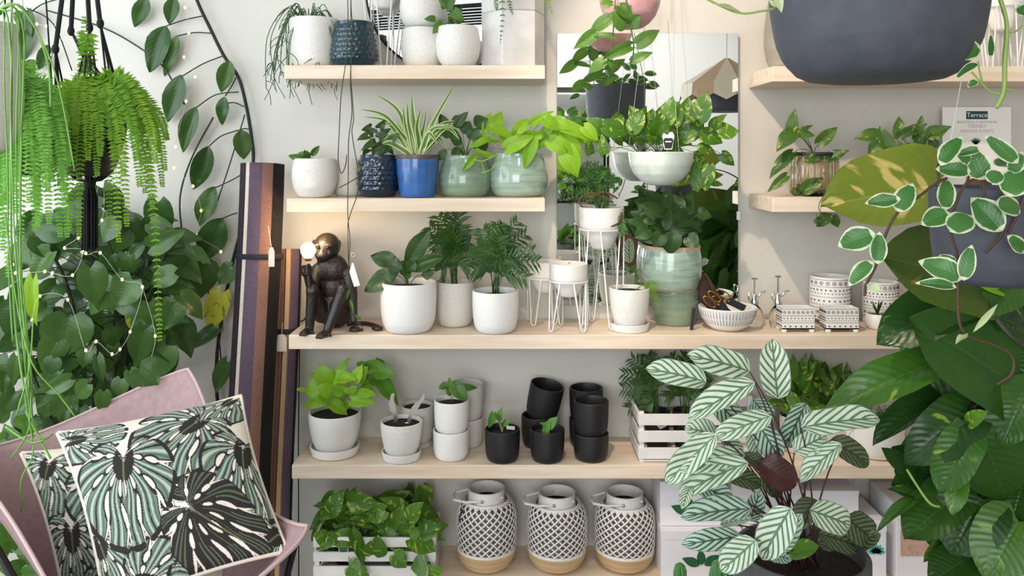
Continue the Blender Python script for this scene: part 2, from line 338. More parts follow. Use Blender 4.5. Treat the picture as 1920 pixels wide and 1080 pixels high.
leafmat('lf_jar', (58, 96, 34), (88, 122, 46), kind='splash', c3=(184, 190, 90), thr=0.6, rough=0.34)
leafmat('lf_pothos_sunlit', (96, 116, 34), (120, 138, 48), kind='splash', c3=(206, 190, 116), thr=0.56, rough=0.3, n=10, vein=0.3, trans=0.3, bs=0.5, bd=0.0045)  # strong light on this leaf is painted into its colour
leafmat('lf_hoya', (66, 118, 56), (88, 142, 70), kind='margin', c3=(226, 232, 196), rough=0.33, vein=0.1)
leafmat('lf_hoyapale', (200, 212, 160), (214, 222, 178), rough=0.35, vein=0.1)
leafmat('lf_calathea', (84, 116, 86), (104, 136, 102), kind='stripe', c3=(208, 220, 198), n=6.5, slant=0.75, rough=0.42, trans=0.15)
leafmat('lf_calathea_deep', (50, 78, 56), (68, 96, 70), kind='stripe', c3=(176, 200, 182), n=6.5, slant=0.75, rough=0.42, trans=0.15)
leafmat('lf_calathea_dark', (38, 50, 34), (54, 66, 40), kind='stripe', c3=(92, 104, 70), n=6.5, slant=0.75, rough=0.45, trans=0.1)  # darkest stripe colours, for dark green leaves and undersides
leafmat('lf_purple', (72, 34, 30), (50, 24, 22), rough=0.45)
leafmat('lf_spider', (74, 120, 44), (96, 140, 56), kind='stripe_margin', c3=(214, 222, 160), vein=0)
leafmat('lf_fern', (146, 190, 52), (100, 160, 40), vein=0, trans=0.4, rough=0.5); leafmat('lf_fernlit', (150, 212, 96), (108, 184, 60), vein=0, trans=0.4, rough=0.5)  # second fern colour has the left window's light painted in
leafmat('lf_palm', (46, 82, 30), (74, 112, 42), vein=0, rough=0.36); leafmat('lf_feather', (128, 170, 60), (96, 146, 48), vein=0); leafmat('lf_davallia', (80, 124, 50), (54, 98, 42), vein=0)
leafmat('lf_rhip', (70, 112, 62), (50, 92, 52), vein=0); leafmat('lf_string', (98, 150, 60), (74, 128, 52), vein=0)
# ------------------------------------------------------------------ leaf shapes
OUT = {
 'heart': ([0, .05, .1, .2, .33, .5, .68, .83, .93, 1], [.36, .66, .82, .96, 1, .93, .68, .38, .15, 0]),
 'cord': ([0, .05, .1, .2, .35, .55, .75, .88, .96, 1], [.4, .7, .85, .97, 1, .96, .76, .46, .2, 0]),
 'ovate': ([0, .05, .15, .3, .45, .6, .75, .88, .96, 1], [.04, .36, .70, .94, 1, .93, .70, .40, .17, 0]),
 'oblong': ([0, .04, .12, .25, .45, .65, .8, .9, .97, 1], [.03, .42, .76, .95, 1, .97, .84, .60, .27, 0]),
 'lance': ([0, .15, .35, .5, .65, .8, .92, 1], [.06, .45, .86, 1, .92, .62, .28, 0]),
 'arrow': ([0, .05, .12, .22, .4, .6, .8, .92, 1], [.5, .95, 1, .86, .74, .55, .28, .1, 0])}
LM = {}
def leafmesh(kind, var, nv=10, nu=6):
    k = (kind, var)
    if k in LM: return LM[k]
    r = random.Random(sum(map(ord, kind)) * 31 + var)
    xs, ws = OUT[kind]; lobe = {'heart': 0.16, 'cord': 0.2, 'arrow': 0.24}.get(kind, 0)
    fold = r.uniform(0.12, 0.42); bend = r.uniform(0.06, 0.34); wave = r.uniform(0.01, 0.05); ph = r.uniform(0, 6); asym = r.uniform(-.06, .06); side = r.uniform(-.1, .1)
    V = []; U = []
    for j in range(nv + 1):
        v = 0.5 - 0.5 * math.cos(PI * j / nv); w_ = float(np.interp(v, xs, ws)) * 0.5
        for i in range(nu + 1):
            uu = -1 + 2 * i / nu; x = uu * w_ * (1 + asym * (1 if uu > 0 else -1)); y = v - lobe * abs(uu) ** 1.3 * (1 - v) ** 3
            z = fold * abs(x) * (1 - 0.4 * abs(uu)) - bend * y * y + wave * math.sin(v * 9 + ph + (1.6 if uu > 0 else 0)) * abs(uu)
            V.append((x + side * v * v * 0.6, y, z)); U.append((i / nu, v))
    fs = [(j * (nu + 1) + i, j * (nu + 1) + i + 1, (j + 1) * (nu + 1) + i + 1, (j + 1) * (nu + 1) + i) for j in range(nv) for i in range(nu)]
    g = G(); g.add(V, fs, U); LM[k] = (g, {}); return LM[k]
EYE = V3((0, CY, CZ))
def leaf(root, kind, m, base, tip, width, roll=0.0, name='leaf', face=None, var=None):
    var = R.randrange(5) if var is None else var
    g, cache = leafmesh(kind, var)
    if m not in cache: cache[m] = g.mesh('leaf_blade', m)
    base, tip = V3(base), V3(tip); Y = tip - base; ln = Y.length; Y.normalize()
    h = (face if face is not None else (EYE - base).normalized() + V3((0, 0, 0.35)))
    Z = h - Y * h.dot(Y)
    if Z.length < 1e-4: Z = Y.orthogonal()
    Z.normalize(); Z = Matrix.Rotation(roll, 3, Y) @ Z; X = Y.cross(Z)
    o = put(name, cache[m], root); M3 = Matrix((X * width, Y * ln, Z * ln)).transposed()
    o.matrix_local = Matrix.Translation(base - ORG[root]) @ M3.to_4x4()
    return o
def stem(root, a, b, r=0.002, sag=0.0, m='stem_green', name='stem', mid=None, n=5):
    a, b = V3(a), V3(b); c = (a + b) / 2 + V3((0, 0, sag)) if mid is None else V3(mid)
    return G().tube(bez(a, c, b, 7), lambda t: r * (1 - 0.35 * t), n).obj(name, m, root, auto=False)
def vine(root, pts, r, m='stem_green', name='stem', n=6, k=5):
    return G().tube(spline(pts, k), r, n).obj(name, m, root, auto=False)
def leafpx(root, kind, m, bx, by, tx, ty, w_, y, dy=None, roll=None, org=None, sm='stem_green', sr=0.0016, sag=None):
    """leaf from base pixel to tip pixel, standing at depth y; optional stalk from the world point org"""
    dy = R.uniform(-0.03, 0.0) if dy is None else dy; roll = R.uniform(-0.35, 0.35) if roll is None else roll
    b, t = P(bx, by, y), P(tx, ty, y + dy)
    o = leaf(root, kind, m, b, t, L(w_, y) / max(0.5, math.cos(roll)), roll)
    if org is not None: stem(root, org, b, sr, (abs(b.x - org[0]) * 0.25 + 0.01) if sag is None else sag, sm)
    return o
def fillpx(root, kind, m, cx, cy, rx, ry, n, size, y0, y1, org=None, sm='stem_green', droop=0.5, asp=0.7, seed=1, gap=0.55, sr=0.0014, ms=None, opx=None, sagk=0.3):
    """n leaves spread through an ellipse, pointing away from the stalk's foot"""
    r = random.Random(seed); pts = []; tries = 0
    while len(pts) < n and tries < n * 60:
        tries += 1; a = r.uniform(0, 2 * PI); q = math.sqrt(r.uniform(0, 1)); x, y = cx + rx * q * math.cos(a), cy + ry * q * math.sin(a)
        if all((x - p[0]) ** 2 + (y - p[1]) ** 2 > (size * gap * (1 - tries / n / 60)) ** 2 for p in pts): pts.append((x, y))
    ox, oy = opx if opx else (cx, cy + ry)
    for x, y in pts:
        d = V3((x - ox, y - oy, 0)); d = d.normalized() if d.length > 1 else V3((0, -1, 0)); d = d + V3((r.uniform(-.5, .5), droop + r.uniform(-.4, .5), 0)); d = d.normalized() if d.length > .1 else V3((0, 1, 0))
        s = size * r.uniform(0.75, 1.2); dep = r.uniform(y0, y1)
        b = P(x - d.x * s / 2, y - d.y * s / 2, dep); t = P(x + d.x * s / 2, y + d.y * s / 2, dep + r.uniform(-0.05, 0.02))
        if t.y > -0.012: t.y = -0.012
        mm = m if ms is None or r.random() > 0.2 else ms
        leaf(root, kind, mm, b, t, L(s * asp, dep), r.uniform(-0.7, 0.7), var=r.randrange(5))
        if org is not None:
            og = V3(org); og = og + V3((r.uniform(-1, 1), r.uniform(-1, 1), 0)) * 0.015; stem(root, og, b, sr, abs(b.x - og.x) * sagk + 0.008, sm)
def strap(root, pts, wmax, m, name='leaf', fold=0.3, n=12):
    pts = spline(pts, 5) if len(pts) < 6 else [V3(p) for p in pts]; k = len(pts); vs = []; uv = []; fs = []
    for i, p in enumerate(pts):
        t = (pts[min(i + 1, k - 1)] - pts[max(i - 1, 0)]).normalized(); sd = t.cross(V3((0, -1, 0.3)))
        sd = sd.normalized() if sd.length > 1e-3 else V3((1, 0, 0)); nn = sd.cross(t); q = i / (k - 1)
        w_ = wmax * 0.5 * min(1, 0.45 + 2 * q) * (1 - q ** 3) + 0.0002
        for j, u in enumerate((-1, 0, 1)): vs.append(p + sd * (u * w_) + nn * (fold * w_ * abs(u))); uv.append(((u + 1) / 2, q))
    for i in range(k - 1):
        for j in range(2): fs.append((i * 3 + j, i * 3 + j + 1, i * 3 + 4 + j, i * 3 + 3 + j))
    return G().add(vs, fs, uv).obj(name, m, root, auto=False)
def frond(root, pts, n, ll, lw, m, start=0.1, ang=65, name='frond', droop=0.15, taper=None, rr=0.0014, curl=0.0, face=None, jit=0.1):
    """one feather-shaped frond: a midrib with n pairs of leaflets"""
    pts = spline(pts, 7); k = len(pts); g = G(); g.tube(pts, lambda t: rr * (1 - 0.7 * t), 4)
    for i in range(len(g.v)): g.uv[i] = (0.5, 0.5)
    for i in range(n):
        q = start + (1 - start) * (i + 0.5) / n; f = q * (k - 1); a = int(f); a = min(a, k - 2); p = pts[a].lerp(pts[a + 1], f - a); t = (pts[a + 1] - pts[a]).normalized()
        h = (EYE - p).normalized() if face is None else face
        up = h - t * h.dot(t); up = up.normalized() if up.length > 1e-3 else t.orthogonal().normalized()
        side = t.cross(up); sc = (taper(q) if taper else min(1, 0.45 + 3 * (q - start)) * (1 - q ** 2.2) + 0.06)
        for s in (-1, 1):
            an = math.radians(ang + R.uniform(-8, 8)); d = (side * s * math.sin(an) + t * math.cos(an) + up * R.uniform(-jit, jit) + V3((0, 0, -droop))).normalized()
            ln = ll * sc * R.uniform(0.85, 1.1); w2 = lw * 0.5 * (0.5 + 0.5 * sc); nn = d.cross(t); nn = nn.normalized() if nn.length > 1e-4 else up; cr = d.cross(nn).normalized()
            b = p; m1 = p + d * ln * 0.45; tp = p + d * ln + V3((0, 0, -curl * ln))
            g.add([b - cr * w2 * .4, b + cr * w2 * .4, m1 + cr * w2, tp, m1 - cr * w2], [(0, 1, 2, 4), (4, 2, 3)], [(0.4, 0), (0.6, 0), (1, .5), (.5, 1), (0, .5)])
    return g.obj(name, m, root, auto=False)
# ------------------------------------------------------------------ pots
SH = {  # outside profile: fraction of half-width, fraction of height
 'cup': [(.62, 0), (.74, .015), (.84, .07), (.93, .2), (.98, .42), (1, .68), (1, 1)],
 'vase': [(.56, 0), (.66, .02), (.74, .1), (.86, .3), (.95, .58), (1, .85), (1, 1)],
 'round': [(.55, 0), (.66, .02), (.82, .12), (.94, .28), (1, .5), (.99, .72), (.93, .9), (.88, 1)],
 'tall': [(.70, 0), (.80, .02), (.88, .08), (.94, .2), (.98, .45), (1, .8), (1, 1)],
 'taper': [(.66, 0), (.78, .015), (.83, .1), (.9, .35), (.96, .65), (1, 1)],
 'belly': [(.66, 0), (.8, .03), (.93, .14), (1, .34), (.99, .52), (.92, .74), (.85, .9), (.82, .96), (.83, 1)],
 'tealpot': [(.70, 0), (.82, .03), (.97, .16), (1, .26), (.94, .5), (.84, .8), (.80, .93), (.80, 1)],
 'navypot': [(.72, 0), (.8, .03), (.82, .08), (.96, .16), (1, .4), (1, .68), (.94, .86), (.86, .96), (.86, 1)],
 'hoyapot': [(.62, 0), (.74, .015), (.84, .07), (.92, .2), (.97, .45), (1, .8), (1, 1)],
 'bowl': [(.34, 0), (.42, .015), (.62, .13), (.82, .34), (.94, .62), (1, 1)],
 'cone': [(.30, 0), (.42, .03), (.60, .2), (.76, .40), (.93, .50), (.985, .56), (1, 1)],
 'stack': [(.74, 0), (.78, .02), (.86, .2), (.93, .5), (.98, .8), (1, .96), (.99, 1)],
 'stackup': [(.84, 0), (.88, .02), (.97, .22), (1, .45), (.98, .75), (.93, .93), (.92, 1)],
 'cyl': [(.88, 0), (.95, .01), (.98, .05), (1, .12), (1, 1)],
 'planter': [(.50, 0), (.62, .01), (.72, .04), (.82, .1), (.91, .22), (.96, .4), (.99, .65), (1, 1)]}
def body(root, c, r, h, shape, m, n=44, wall=0.006, depth=0.9, name='pot', rot=None, fn=None):
    ks = SH[shape]; zs = [k[1] for k in ks]; rs = [k[0] for k in ks]; prof = []
    zz = sorted(set(zs + [i / 14 for i in range(15)]))
    for z in zz:     # smooth the profile a little
        a = np.interp([max(0, z - .04), z, min(1, z + .04)], zs, rs); prof.append((float(a[1] if z in (0, 1) or z < .05 else a.mean()) * r, z * h))
    top = prof[-1][0]; prof = [(0, 0)] + prof + [(top - wall * .3, h + wall * .35), (top - wall * .8, h + wall * .3), (top - wall, h - wall * .3)]
    for q in (0.75, 0.4, depth):
        z = h * (1 - (1 - q if q != depth else depth)) if False else None
    for z in (h * .85, h * .6, h * (1 - depth)):
        prof.append((max(0.004, float(np.interp(z / h, zs, rs)) * r - wall), z + (0.003 if z < .2 * h else 0)))
    prof.append((0, prof[-1][1]))
    return G().lathe(prof, c, n, rot=rot, fn=fn).obj(name, m, root)
def soil(root, c, r, z, m='soil'):
    g = G(); g.lathe([(r, z - 0.004), (r * .8, z), (r * .4, z + 0.003), (0, z + 0.005)], c, 24, cap=False); return g.obj('soil', m, root)
def saucer(root, c, r, h, m):
    return G().lathe([(0, 0), (r * .86, 0), (r * .93, h * .1), (r, h * .85), (r * .99, h), (r * .95, h), (r * .90, h * .35), (0, h * .3)], c, 40).obj('saucer', m, root)
def potted(name, label, cat, px, wpx, ytop, ybot, y, z, shape, m, sl=0.88, sau=None, group=None, rimm=None, base=None, fn=None, n=44, wall=0.006, dirt=True):
    """pot standing on the surface z, given its outline in the photograph at depth y; returns root, mouth centre, inner radius"""
    rb = SH[shape][0][0]; rt = SH[shape][-1][0]
    if y is None:                                     # depth from the row where the front of the foot meets the surface
        y = -0.15
        for _ in range(4): y = (CZ - z) * F / (ybot - HY) + CY + L(sau[0] if sau else wpx * rb, y) / 2
    r = L(wpx, y) / 2; x = P(px, 0, y).x
    h = CZ - (ytop - HY) * (y - CY + (rt * r if ytop > HY else -rt * r)) / F - z
    t = thing(name, label, cat, (x, y, z), group); zb = z
    if sau: saucer(t, (x, y, z), L(sau[0], y) / 2, L(sau[1], y), m); zb = z + L(sau[1], y) * 0.36; h -= L(sau[1], y) * 0.36
    body(t, (x, y, zb), r, h, shape, m, fn=fn, n=n, wall=wall); top = SH[shape][-1][0] * r
    if rimm: G().lathe([(top + .001, h * .93), (top + .0022, h * .97), (top + .001, h + .003), (top - .004, h + .004), (top - wall - .002, h - .004)], (x, y, zb), 44, cap=False).obj('rim', rimm, t)
    if base: k = SH[shape][0][0] * r; G().lathe([(k + .004, -.0002), (k * 1.06 + .003, .004), (k * 1.12 + .002, h * .035)], (x, y, zb), 44, cap=False).obj('foot_ring', base, t)
    if dirt:
        zi = zb + h * sl; ri = float(np.interp(sl, [k[1] for k in SH[shape]], [k[0] for k in SH[shape]])) * r - wall + .001; soil(t, (x, y, zi), ri, 0)
    return t, V3((x, y, zb + h * (sl if dirt else 1))), top
# ------------------------------------------------------------------ upper left shelf
def tubes(root, org, n, seed, reach, m='lf_rhip', r=0.0016, drop=0.18, up=0.05, forks=3, side=None):
    q = random.Random(seed)
    for i in range(n):
        a = q.uniform(0, 2 * PI) if side is None else q.uniform(*side); d = V3((math.cos(a), math.sin(a) * 0.7, 0)); l = reach * q.uniform(0.5, 1.1); g = G()
        p0 = V3(org) + d * 0.015; p1 = p0 + d * l * .45 + V3((0, 0, up * q.uniform(.5, 1.3))); p2 = p0 + d * l * .95 + V3((0, 0, -drop * q.uniform(.15, .5))); p3 = p0 + d * l * q.uniform(.9, 1.15) + V3((q.uniform(-.02, .02), 0, -drop * q.uniform(.6, 1.2)))
        for p in (p0, p1, p2, p3): p.y = min(p.y, -0.01)
        sp_ = spline([p0, p1, p2, p3], 5); g.tube(sp_, r, 5)
        for k in range(forks):
            s = sp_[q.randrange(6, len(sp_))]; e = s + V3((q.uniform(-.05, .05), q.uniform(-.03, .01), q.uniform(-.08, -.02))); e.y = min(e.y, -0.008)
            g.tube(bez(s, (s + e) / 2 + V3((q.uniform(-.02, .02), 0, .015)), e, 5), r * .8, 4)
        g.obj('branch', m, root, auto=False)
t, c, r_ = potted('potted_mistletoe_cactus', 'white pot with thin trailing green mistletoe cactus at the upper shelf end', 'potted plant', 590, 92, 30, 120, -0.15, Z1, 'cup', 'speckle')
tubes(t, c + V3((-.02, 0, .01)), 34, 5, 0.125, drop=0.2, up=0.05, forks=4)
def honey(rows, cols, amp):
    return lambda an, i, z: 1 + amp * (0.5 - abs(((an / (2 * PI) * cols + (0.5 * (int(z * rows) % 2))) % 1) - 0.5)) * (1 - abs((z * rows) % 1 - 0.5) * 1.2)
def textured(root, c, r, h, shape, m, rows=9, cols=26, amp=0.022, name='pot'):
    ks = SH[shape]; zs = [k[1] for k in ks]; rs = [k[0] for k in ks]; n = cols * 4; prof = []; M_ = rows * 4
    for i in range(M_ + 1):
        z = i / M_; prof.append((float(np.interp(z, zs, rs)) * r, z * h))
    def fn(an, i, z):
        if i < 4 or i > M_ - 5: return 1
        row = i // 4; ph = (an / (2 * PI) * cols + 0.5 * (row % 2)) % 1; return 1 + amp * (1 if abs(ph - .5) < .3 and i % 4 in (1, 2, 3) else -1)
    g = G().lathe([(0, 0)] + prof, c, n, fn=lambda an, i, z: fn(an, i - 1, z), cap=False); top = prof[-1][0]
    g.lathe([(top, h), (top - .004, h + .002), (top - .007, h - .003), (top - .009, h * .6), (0, h * .55)], c, 40, cap=False)
    return g.obj(name, m, root, auto=False)
y = -0.19; x = P(664, 0, y).x
t = thing('ceramic_pot', 'dark teal ceramic pot with pressed scale texture on upper shelf', 'pot', (x, y, Z1)); textured(t, (x, y, Z1), L(89, y) / 2, L(84, y), 'tealpot', 'teal_glaze')
def stand(name, label, px, wpx, ytop, y, z, hb, legs=4, spread=1.25, a0=0.5, group='white wire plant stands', m='white_matte', gap=0.42):
    """bowl held in a ring on hairpin legs"""
    x = P(px, 0, y).x; r = L(wpx, y) / 2; zt = CZ - (ytop - HY) * (y - CY) / F; t = thing(name, label, 'plant stand', (x, y, z), group); h = L(hb, y)
    body(t, (x, y, zt - h), r, h, 'cone', m, name='bowl', wall=0.004); zr = zt - h * 0.52; rr = r * 0.99
    G().tube([V3((x + rr * math.cos(k * PI / 18), y + rr * math.sin(k * PI / 18), zr)) for k in range(37)], 0.0028, 6).obj('ring', m, t)
    for k in range(legs):
        a = a0 + k * 2 * PI / legs; p = []
        for s in (-1, 1): p.append(V3((x + rr * math.cos(a + s * gap), y + rr * math.sin(a + s * gap), zr)))
        f = V3((x + r * spread * math.cos(a), y + r * spread * math.sin(a), z + 0.003)); tn = V3((-math.sin(a), math.cos(a), 0)) * 0.009
        G().tube([p[0]] + [p[0].lerp(f - tn, .96)] + [f - tn * .6 + V3((0, 0, .002)), f, f + tn * .6 + V3((0, 0, .002))] + [p[1].lerp(f + tn, .96)] + [p[1]], 0.0027, 6).obj('hairpin_leg', m, t, auto=False)
    return t, V3((x, y, zt)), r
stand('wire_plant_stand', 'white bowl on hairpin legs beside the round black mirror', 718, 78, -72, -0.10, Z1, 90, legs=3, spread=0.55, a0=-1.35)
# round mirror leaning on the wall
y = -0.03; c = P(838, -28, y); r = 0.292; c.z = Z1 + r + 0.001
t = thing('round_mirror', 'round mirror with thin black frame standing behind the stacked pots', 'mirror', (c.x, y, Z1)); rx = Matrix.Rotation(PI / 2, 3, 'X')
G().tube([V3((c.x + r * math.cos(k * PI / 48), y, c.z + r * math.sin(k * PI / 48))) for k in range(97)], 0.0055, 8).obj('frame', 'black_metal', t)
G().lathe([(0, 0), (r, 0), (r, .004), (0, .004)], (c.x, y, c.z), 96, rot=rx).obj('mirror_glass', 'mirror', t, auto=True)
ST = 'speckled white pots on the upper shelf'
t, c, r_ = potted('ceramic_pot', 'lower speckled white pot of the pair stacked before the round mirror', 'pot', 793, 83, 50, 121, -0.12, Z1, 'round', 'speckle', group=ST, dirt=False)
t, c, r_ = potted('ceramic_pot', 'upper speckled white pot of the pair stacked before the round mirror', 'pot', 791, 83, -20, 50, -0.12, c.z + 0.002, 'round', 'speckle', group=ST, dirt=False)
t, c, r_ = potted('potted_pothos_cutting', 'round speckled white pot with a small pothos cutting on upper shelf', 'potted plant', 859, 84, 46, 120, -0.20, Z1, 'round', 'speckle', sl=.9)
for a in [(842, 10, 822, -4, 20), (830, 45, 812, 62, 22), (848, 20, 868, 38, 20), (836, 15, 850, -22, 26), (815, 36, 798, 34, 14)]: leafpx(t, 'heart', 'lf_mid', *a, -0.21, org=c)
def octa(root, x, y, z, r, h, m, name='pot', a0=0.2):
    g = G(); n = 6; ring = lambda rr, zz: [V3((x + rr * math.cos(a0 + k * 2 * PI / n), y + rr * math.sin(a0 + k * 2 * PI / n), zz)) for k in range(n)]
    rows = [ring(r * .96, z), ring(r, z + .004), ring(r, z + h), ring(r - .008, z + h), ring(r - .01, z + h * .45)]; vs = [v for q in rows for v in q]; fs = [tuple(range(n - 1, -1, -1))]
    for i in range(4):
        for k in range(n): fs.append((i * n + k, i * n + (k + 1) % n, (i + 1) * n + (k + 1) % n, (i + 1) * n + k))
    fs.append(tuple(4 * n + k for k in range(n))); return g.add(vs, fs).obj(name, m, root, smooth=False, bevel=0.0015)
y = -0.135; x = P(962, 0, y).x; r = L(120, y) / 2; h = P(0, 28, y).z - Z1
t = thing('faceted_planter', 'lower white marbled six sided planter of the stacked pair', 'planter', (x, y, Z1), 'white faceted planters'); octa(t, x, y, Z1, r, h, 'marble')
t = thing('faceted_planter', 'upper white marbled six sided planter with trailing fern, on its twin', 'planter', (x, y, Z1 + h + .0005), 'white faceted planters'); octa(t, x, y, Z1 + h + .0005, r, h, 'marble'); soil(t, (x, y, Z1 + 2 * h - .02), r * .8, 0)
o0 = V3((x, y - .03, Z1 + 2 * h - .015))
for (bx, by, tx, ty) in [(942, -20, 938, 82), (955, -20, 962, 28), (930, -15, 932, 20)]:
    frond(t, [o0, P(bx, by - 25, y - r - .012), P(bx, (by + ty) / 2, y - r - .014), P(tx, ty, y - r - .01)], 12, .018, .006, 'lf_davallia', start=.35)
frond(t, [o0, P(1000, -50, y - .05), P(1018, -20, y - .06), P(1036, 26, y - .06)], 16, .03, .008, 'lf_fern', start=.3)
# ------------------------------------------------------------------ middle left shelf
t, c, r_ = potted('potted_seedling', 'white speckled pot with a tiny seedling, left end of middle shelf', 'potted plant', 590, 84, 298, 371, None, Z2, 'round', 'speckle', sl=.92)
c0 = c
for a in [(578, 300, 540, 292, 15), (575, 296, 558, 286, 16), (584, 292, 598, 274, 12), (580, 298, 570, 283, 14)]: leafpx(t, 'ovate', 'lf_mid', *a, -0.20, org=c, sr=.001)
t, c, r_ = potted('ceramic_pot', 'plain grey speckled pot half hidden behind the seedling pot', 'pot', 655, 66, 299, 368, -0.11, Z2, 'cup', 'grey_speckle', dirt=False)
y = -0.165; x = P(710, 0, y).x
t = thing('potted_arrowhead_vine', 'glossy navy blue dimpled pot with dark green arrowhead vine', 'potted plant', (x, y, Z2)); textured(t, (x, y, Z2), L(80, y) / 2, L(78, y), 'navypot', 'navy_glaze', rows=8, cols=22); c = V3((x, y, Z2 + L(70, y))); soil(t, c, L(33, y), 0)
for a in [(690, 255, 668, 262, 20), (700, 250, 684, 236, 20), (700, 268, 676, 282, 18), (712, 258, 728, 240, 22), (715, 262, 735, 255, 22), (706, 268, 700, 292, 20), (722, 270, 738, 290, 20), (695, 240, 678, 244, 18), (725, 280, 705, 294, 20), (690, 280, 680, 290, 16), (712, 240, 722, 226, 18), (735, 262, 748, 250, 18)]: leafpx(t, 'arrow', 'lf_dark', *a, -0.165 + R.uniform(-.05, .03), org=c, sr=.001)
t, c, r_ = potted('potted_spider_plant', 'bright blue glazed pot with brown rim holding a striped spider plant', 'potted plant', 783, 82, 292, 371, None, Z2, 'taper', 'blue_glaze', rimm='brown_rim')
sp = [(708, 178, 745, 205, 11), (855, 156, 820, 215, 12), (772, 178, 775, 220, 14), (764, 192, 766, 230, 11), (790, 202, 782, 236, 12), (676, 205, 720, 216, 9), (680, 219, 722, 226, 9), (738, 280, 742, 236, 13), (705, 290, 725, 268, 12), (880, 230, 832, 232, 11), (862, 262, 838, 240, 11), (850, 240, 815, 240, 12), (875, 292, 850, 240, 10), (730, 250, 752, 246, 12), (756, 200, 760, 235, 10), (800, 206, 795, 236, 10), (820, 270, 805, 250, 12), (752, 262, 762, 258, 12), (840, 285, 822, 258, 10), (765, 250, 770, 262, 12), (795, 245, 788, 262, 12), (783, 215, 783, 255, 12), (812, 232, 803, 246, 10), (718, 262, 745, 250, 10), (775, 238, 779, 262, 12), (700, 240, 735, 232, 9), (865, 246, 830, 236, 9)]
for (tx, ty, mx, my, w_) in sp:
    dy = R.uniform(-.07, .05); b = c + V3((R.uniform(-.012, .012), R.uniform(-.01, .01), 0)); strap(t, [b, b.lerp(P(mx, my, c.y + dy * .5), .5) + V3((0, 0, .01)), P(mx, my, c.y + dy * .5), P(tx, ty, min(c.y + dy, -.03))], L(w_, c.y), 'lf_spider')
t, c, r_ = potted('potted_peace_lily', 'sage green glazed pot with dark leafy plant beside the blue pot', 'potted plant', 872, 100, 292, 369, -0.145, Z2, 'belly', 'sage_glaze', base='bare_clay')
for a in [(838, 250, 826, 212, 22), (852, 240, 874, 210, 20), (850, 255, 828, 238, 26), (868, 250, 880, 228, 30), (890, 235, 912, 222, 30), (880, 262, 895, 240, 26), (858, 275, 850, 300, 18), (836, 280, 822, 302, 18), (900, 260, 912, 282, 24), (846, 228, 868, 222, 20), (866, 268, 845, 258, 24), (885, 275, 905, 262, 24)]: leafpx(t, 'ovate', 'lf_dark', *a, -0.145 + R.uniform(-.06, .03), org=c, sr=.0014)
t, c, r_ = potted('potted_neon_pothos', 'pale celadon pot with lime neon pothos spilling right past the mirror edge', 'potted plant', 972, 112, 288, 370, None, Z2, 'belly', 'celadon', base='bare_clay')
q = lambda a: [520 + a[0] / 3.556, 160 + a[1] / 3.556, 520 + a[2] / 3.556, 160 + a[3] / 3.556, a[4] / 3.556]
for a in [(1430, 210, 1365, 340, 75), (1430, 300, 1500, 175, 100), (1420, 280, 1590, 335, 85), (1600, 300, 1680, 225, 80), (1530, 420, 1700, 330, 110), (1600, 380, 1550, 590, 140), (1705, 365, 1640, 555, 90), (1730, 320, 1690, 400, 80), (1700, 260, 1835, 165, 65), (1780, 230, 1890, 285, 100), (1840, 270, 1740, 410, 115), (1400, 370, 1275, 412, 58), (1350, 350, 1480, 368, 55), (1310, 480, 1235, 575, 48), (1320, 510, 1372, 715, 92), (1330, 440, 1450, 470, 55), (1620, 280, 1560, 380, 80), (1500, 330, 1600, 410, 90), (1650, 340, 1800, 330, 70), (1820, 250, 1800, 330, 70)]:
    leafpx(t, 'heart', 'lf_lime', *q(a), -0.20 + R.uniform(-.07, .03), org=c, sm='stem_pale', sr=.0015, sag=R.uniform(.01, .05))
for a in [(1048, 236, 1122, 256, 30), (1062, 278, 1082, 332, 40), (1030, 262, 1062, 288, 30), (1095, 238, 1122, 262, 26), (1040, 225, 1072, 240, 26), (1058, 248, 1096, 300, 30)]: leafpx(t, 'heart', 'lf_lime', *a, -0.24, org=c, sm='stem_pale', sr=.0015)
vine(t, [P(930, 290, -.27), P(905, 302, -.28), P(888, 298, -.285)], .0022, 'stem_pale'); vine(t, [P(940, 298, -.275), P(920, 318, -.285), P(902, 324, -.285)], .0018, 'stem_pale')
# ------------------------------------------------------------------ long shelf
CW = 'plain white pots on the long shelf'
t, c, r_ = potted('potted_rubber_plant', 'large white pot with long dark arching leaves next to monkey lamp', 'potted plant', 766, 105, 521, 627, None, Z3, 'cup', 'white_glaze', sl=.9)
for a in [(758, 500, 806, 430, 36), (752, 495, 695, 478, 34), (750, 505, 681, 545, 40), (758, 508, 832, 480, 32), (750, 512, 770, 500, 40), (762, 508, 778, 490, 26), (790, 515, 812, 512, 24), (740, 515, 722, 520, 22), (755, 505, 725, 492, 30)]: leafpx(t, 'lance', 'lf_dark', *a, c.y - R.uniform(.0, .04), org=c, sr=.002)
def palm(t, c, tips, ll=0.055, m='lf_palm', lw=.0095, n=10, lift=.05, back=0.05):
    for (tx, ty) in tips:
        e = P(tx, ty, min(c.y + R.uniform(-.05, back), -.03)); b = c + V3((R.uniform(-.012, .012), R.uniform(-.012, .012), 0)); mid = b.lerp(e, .55) + V3(((b.x - e.x) * .22, 0, lift * .6 + .012))
        frond(t, [b, b.lerp(mid, .5) + V3((0, 0, .012)), mid, e], n, ll, lw, m, start=.45, ang=46, droop=.12, rr=.0016, curl=.15, taper=lambda q: .35 + .75 * math.sin(PI * min(1, (q - .35) / .75)), jit=.3)
t, c, r_ = potted('potted_parlour_palm', 'parlour palm in a speckled white pot set back on the long shelf', 'potted plant', 853, 74, 522, 609, -0.115, Z3, 'cup', 'grey_speckle', sl=.9)
palm(t, c, [(822, 405), (845, 400), (868, 425), (880, 455), (806, 448), (815, 475), (895, 470), (838, 430), (855, 460), (828, 505), (878, 500), (842, 480), (805, 425), (862, 400)], back=0.01)
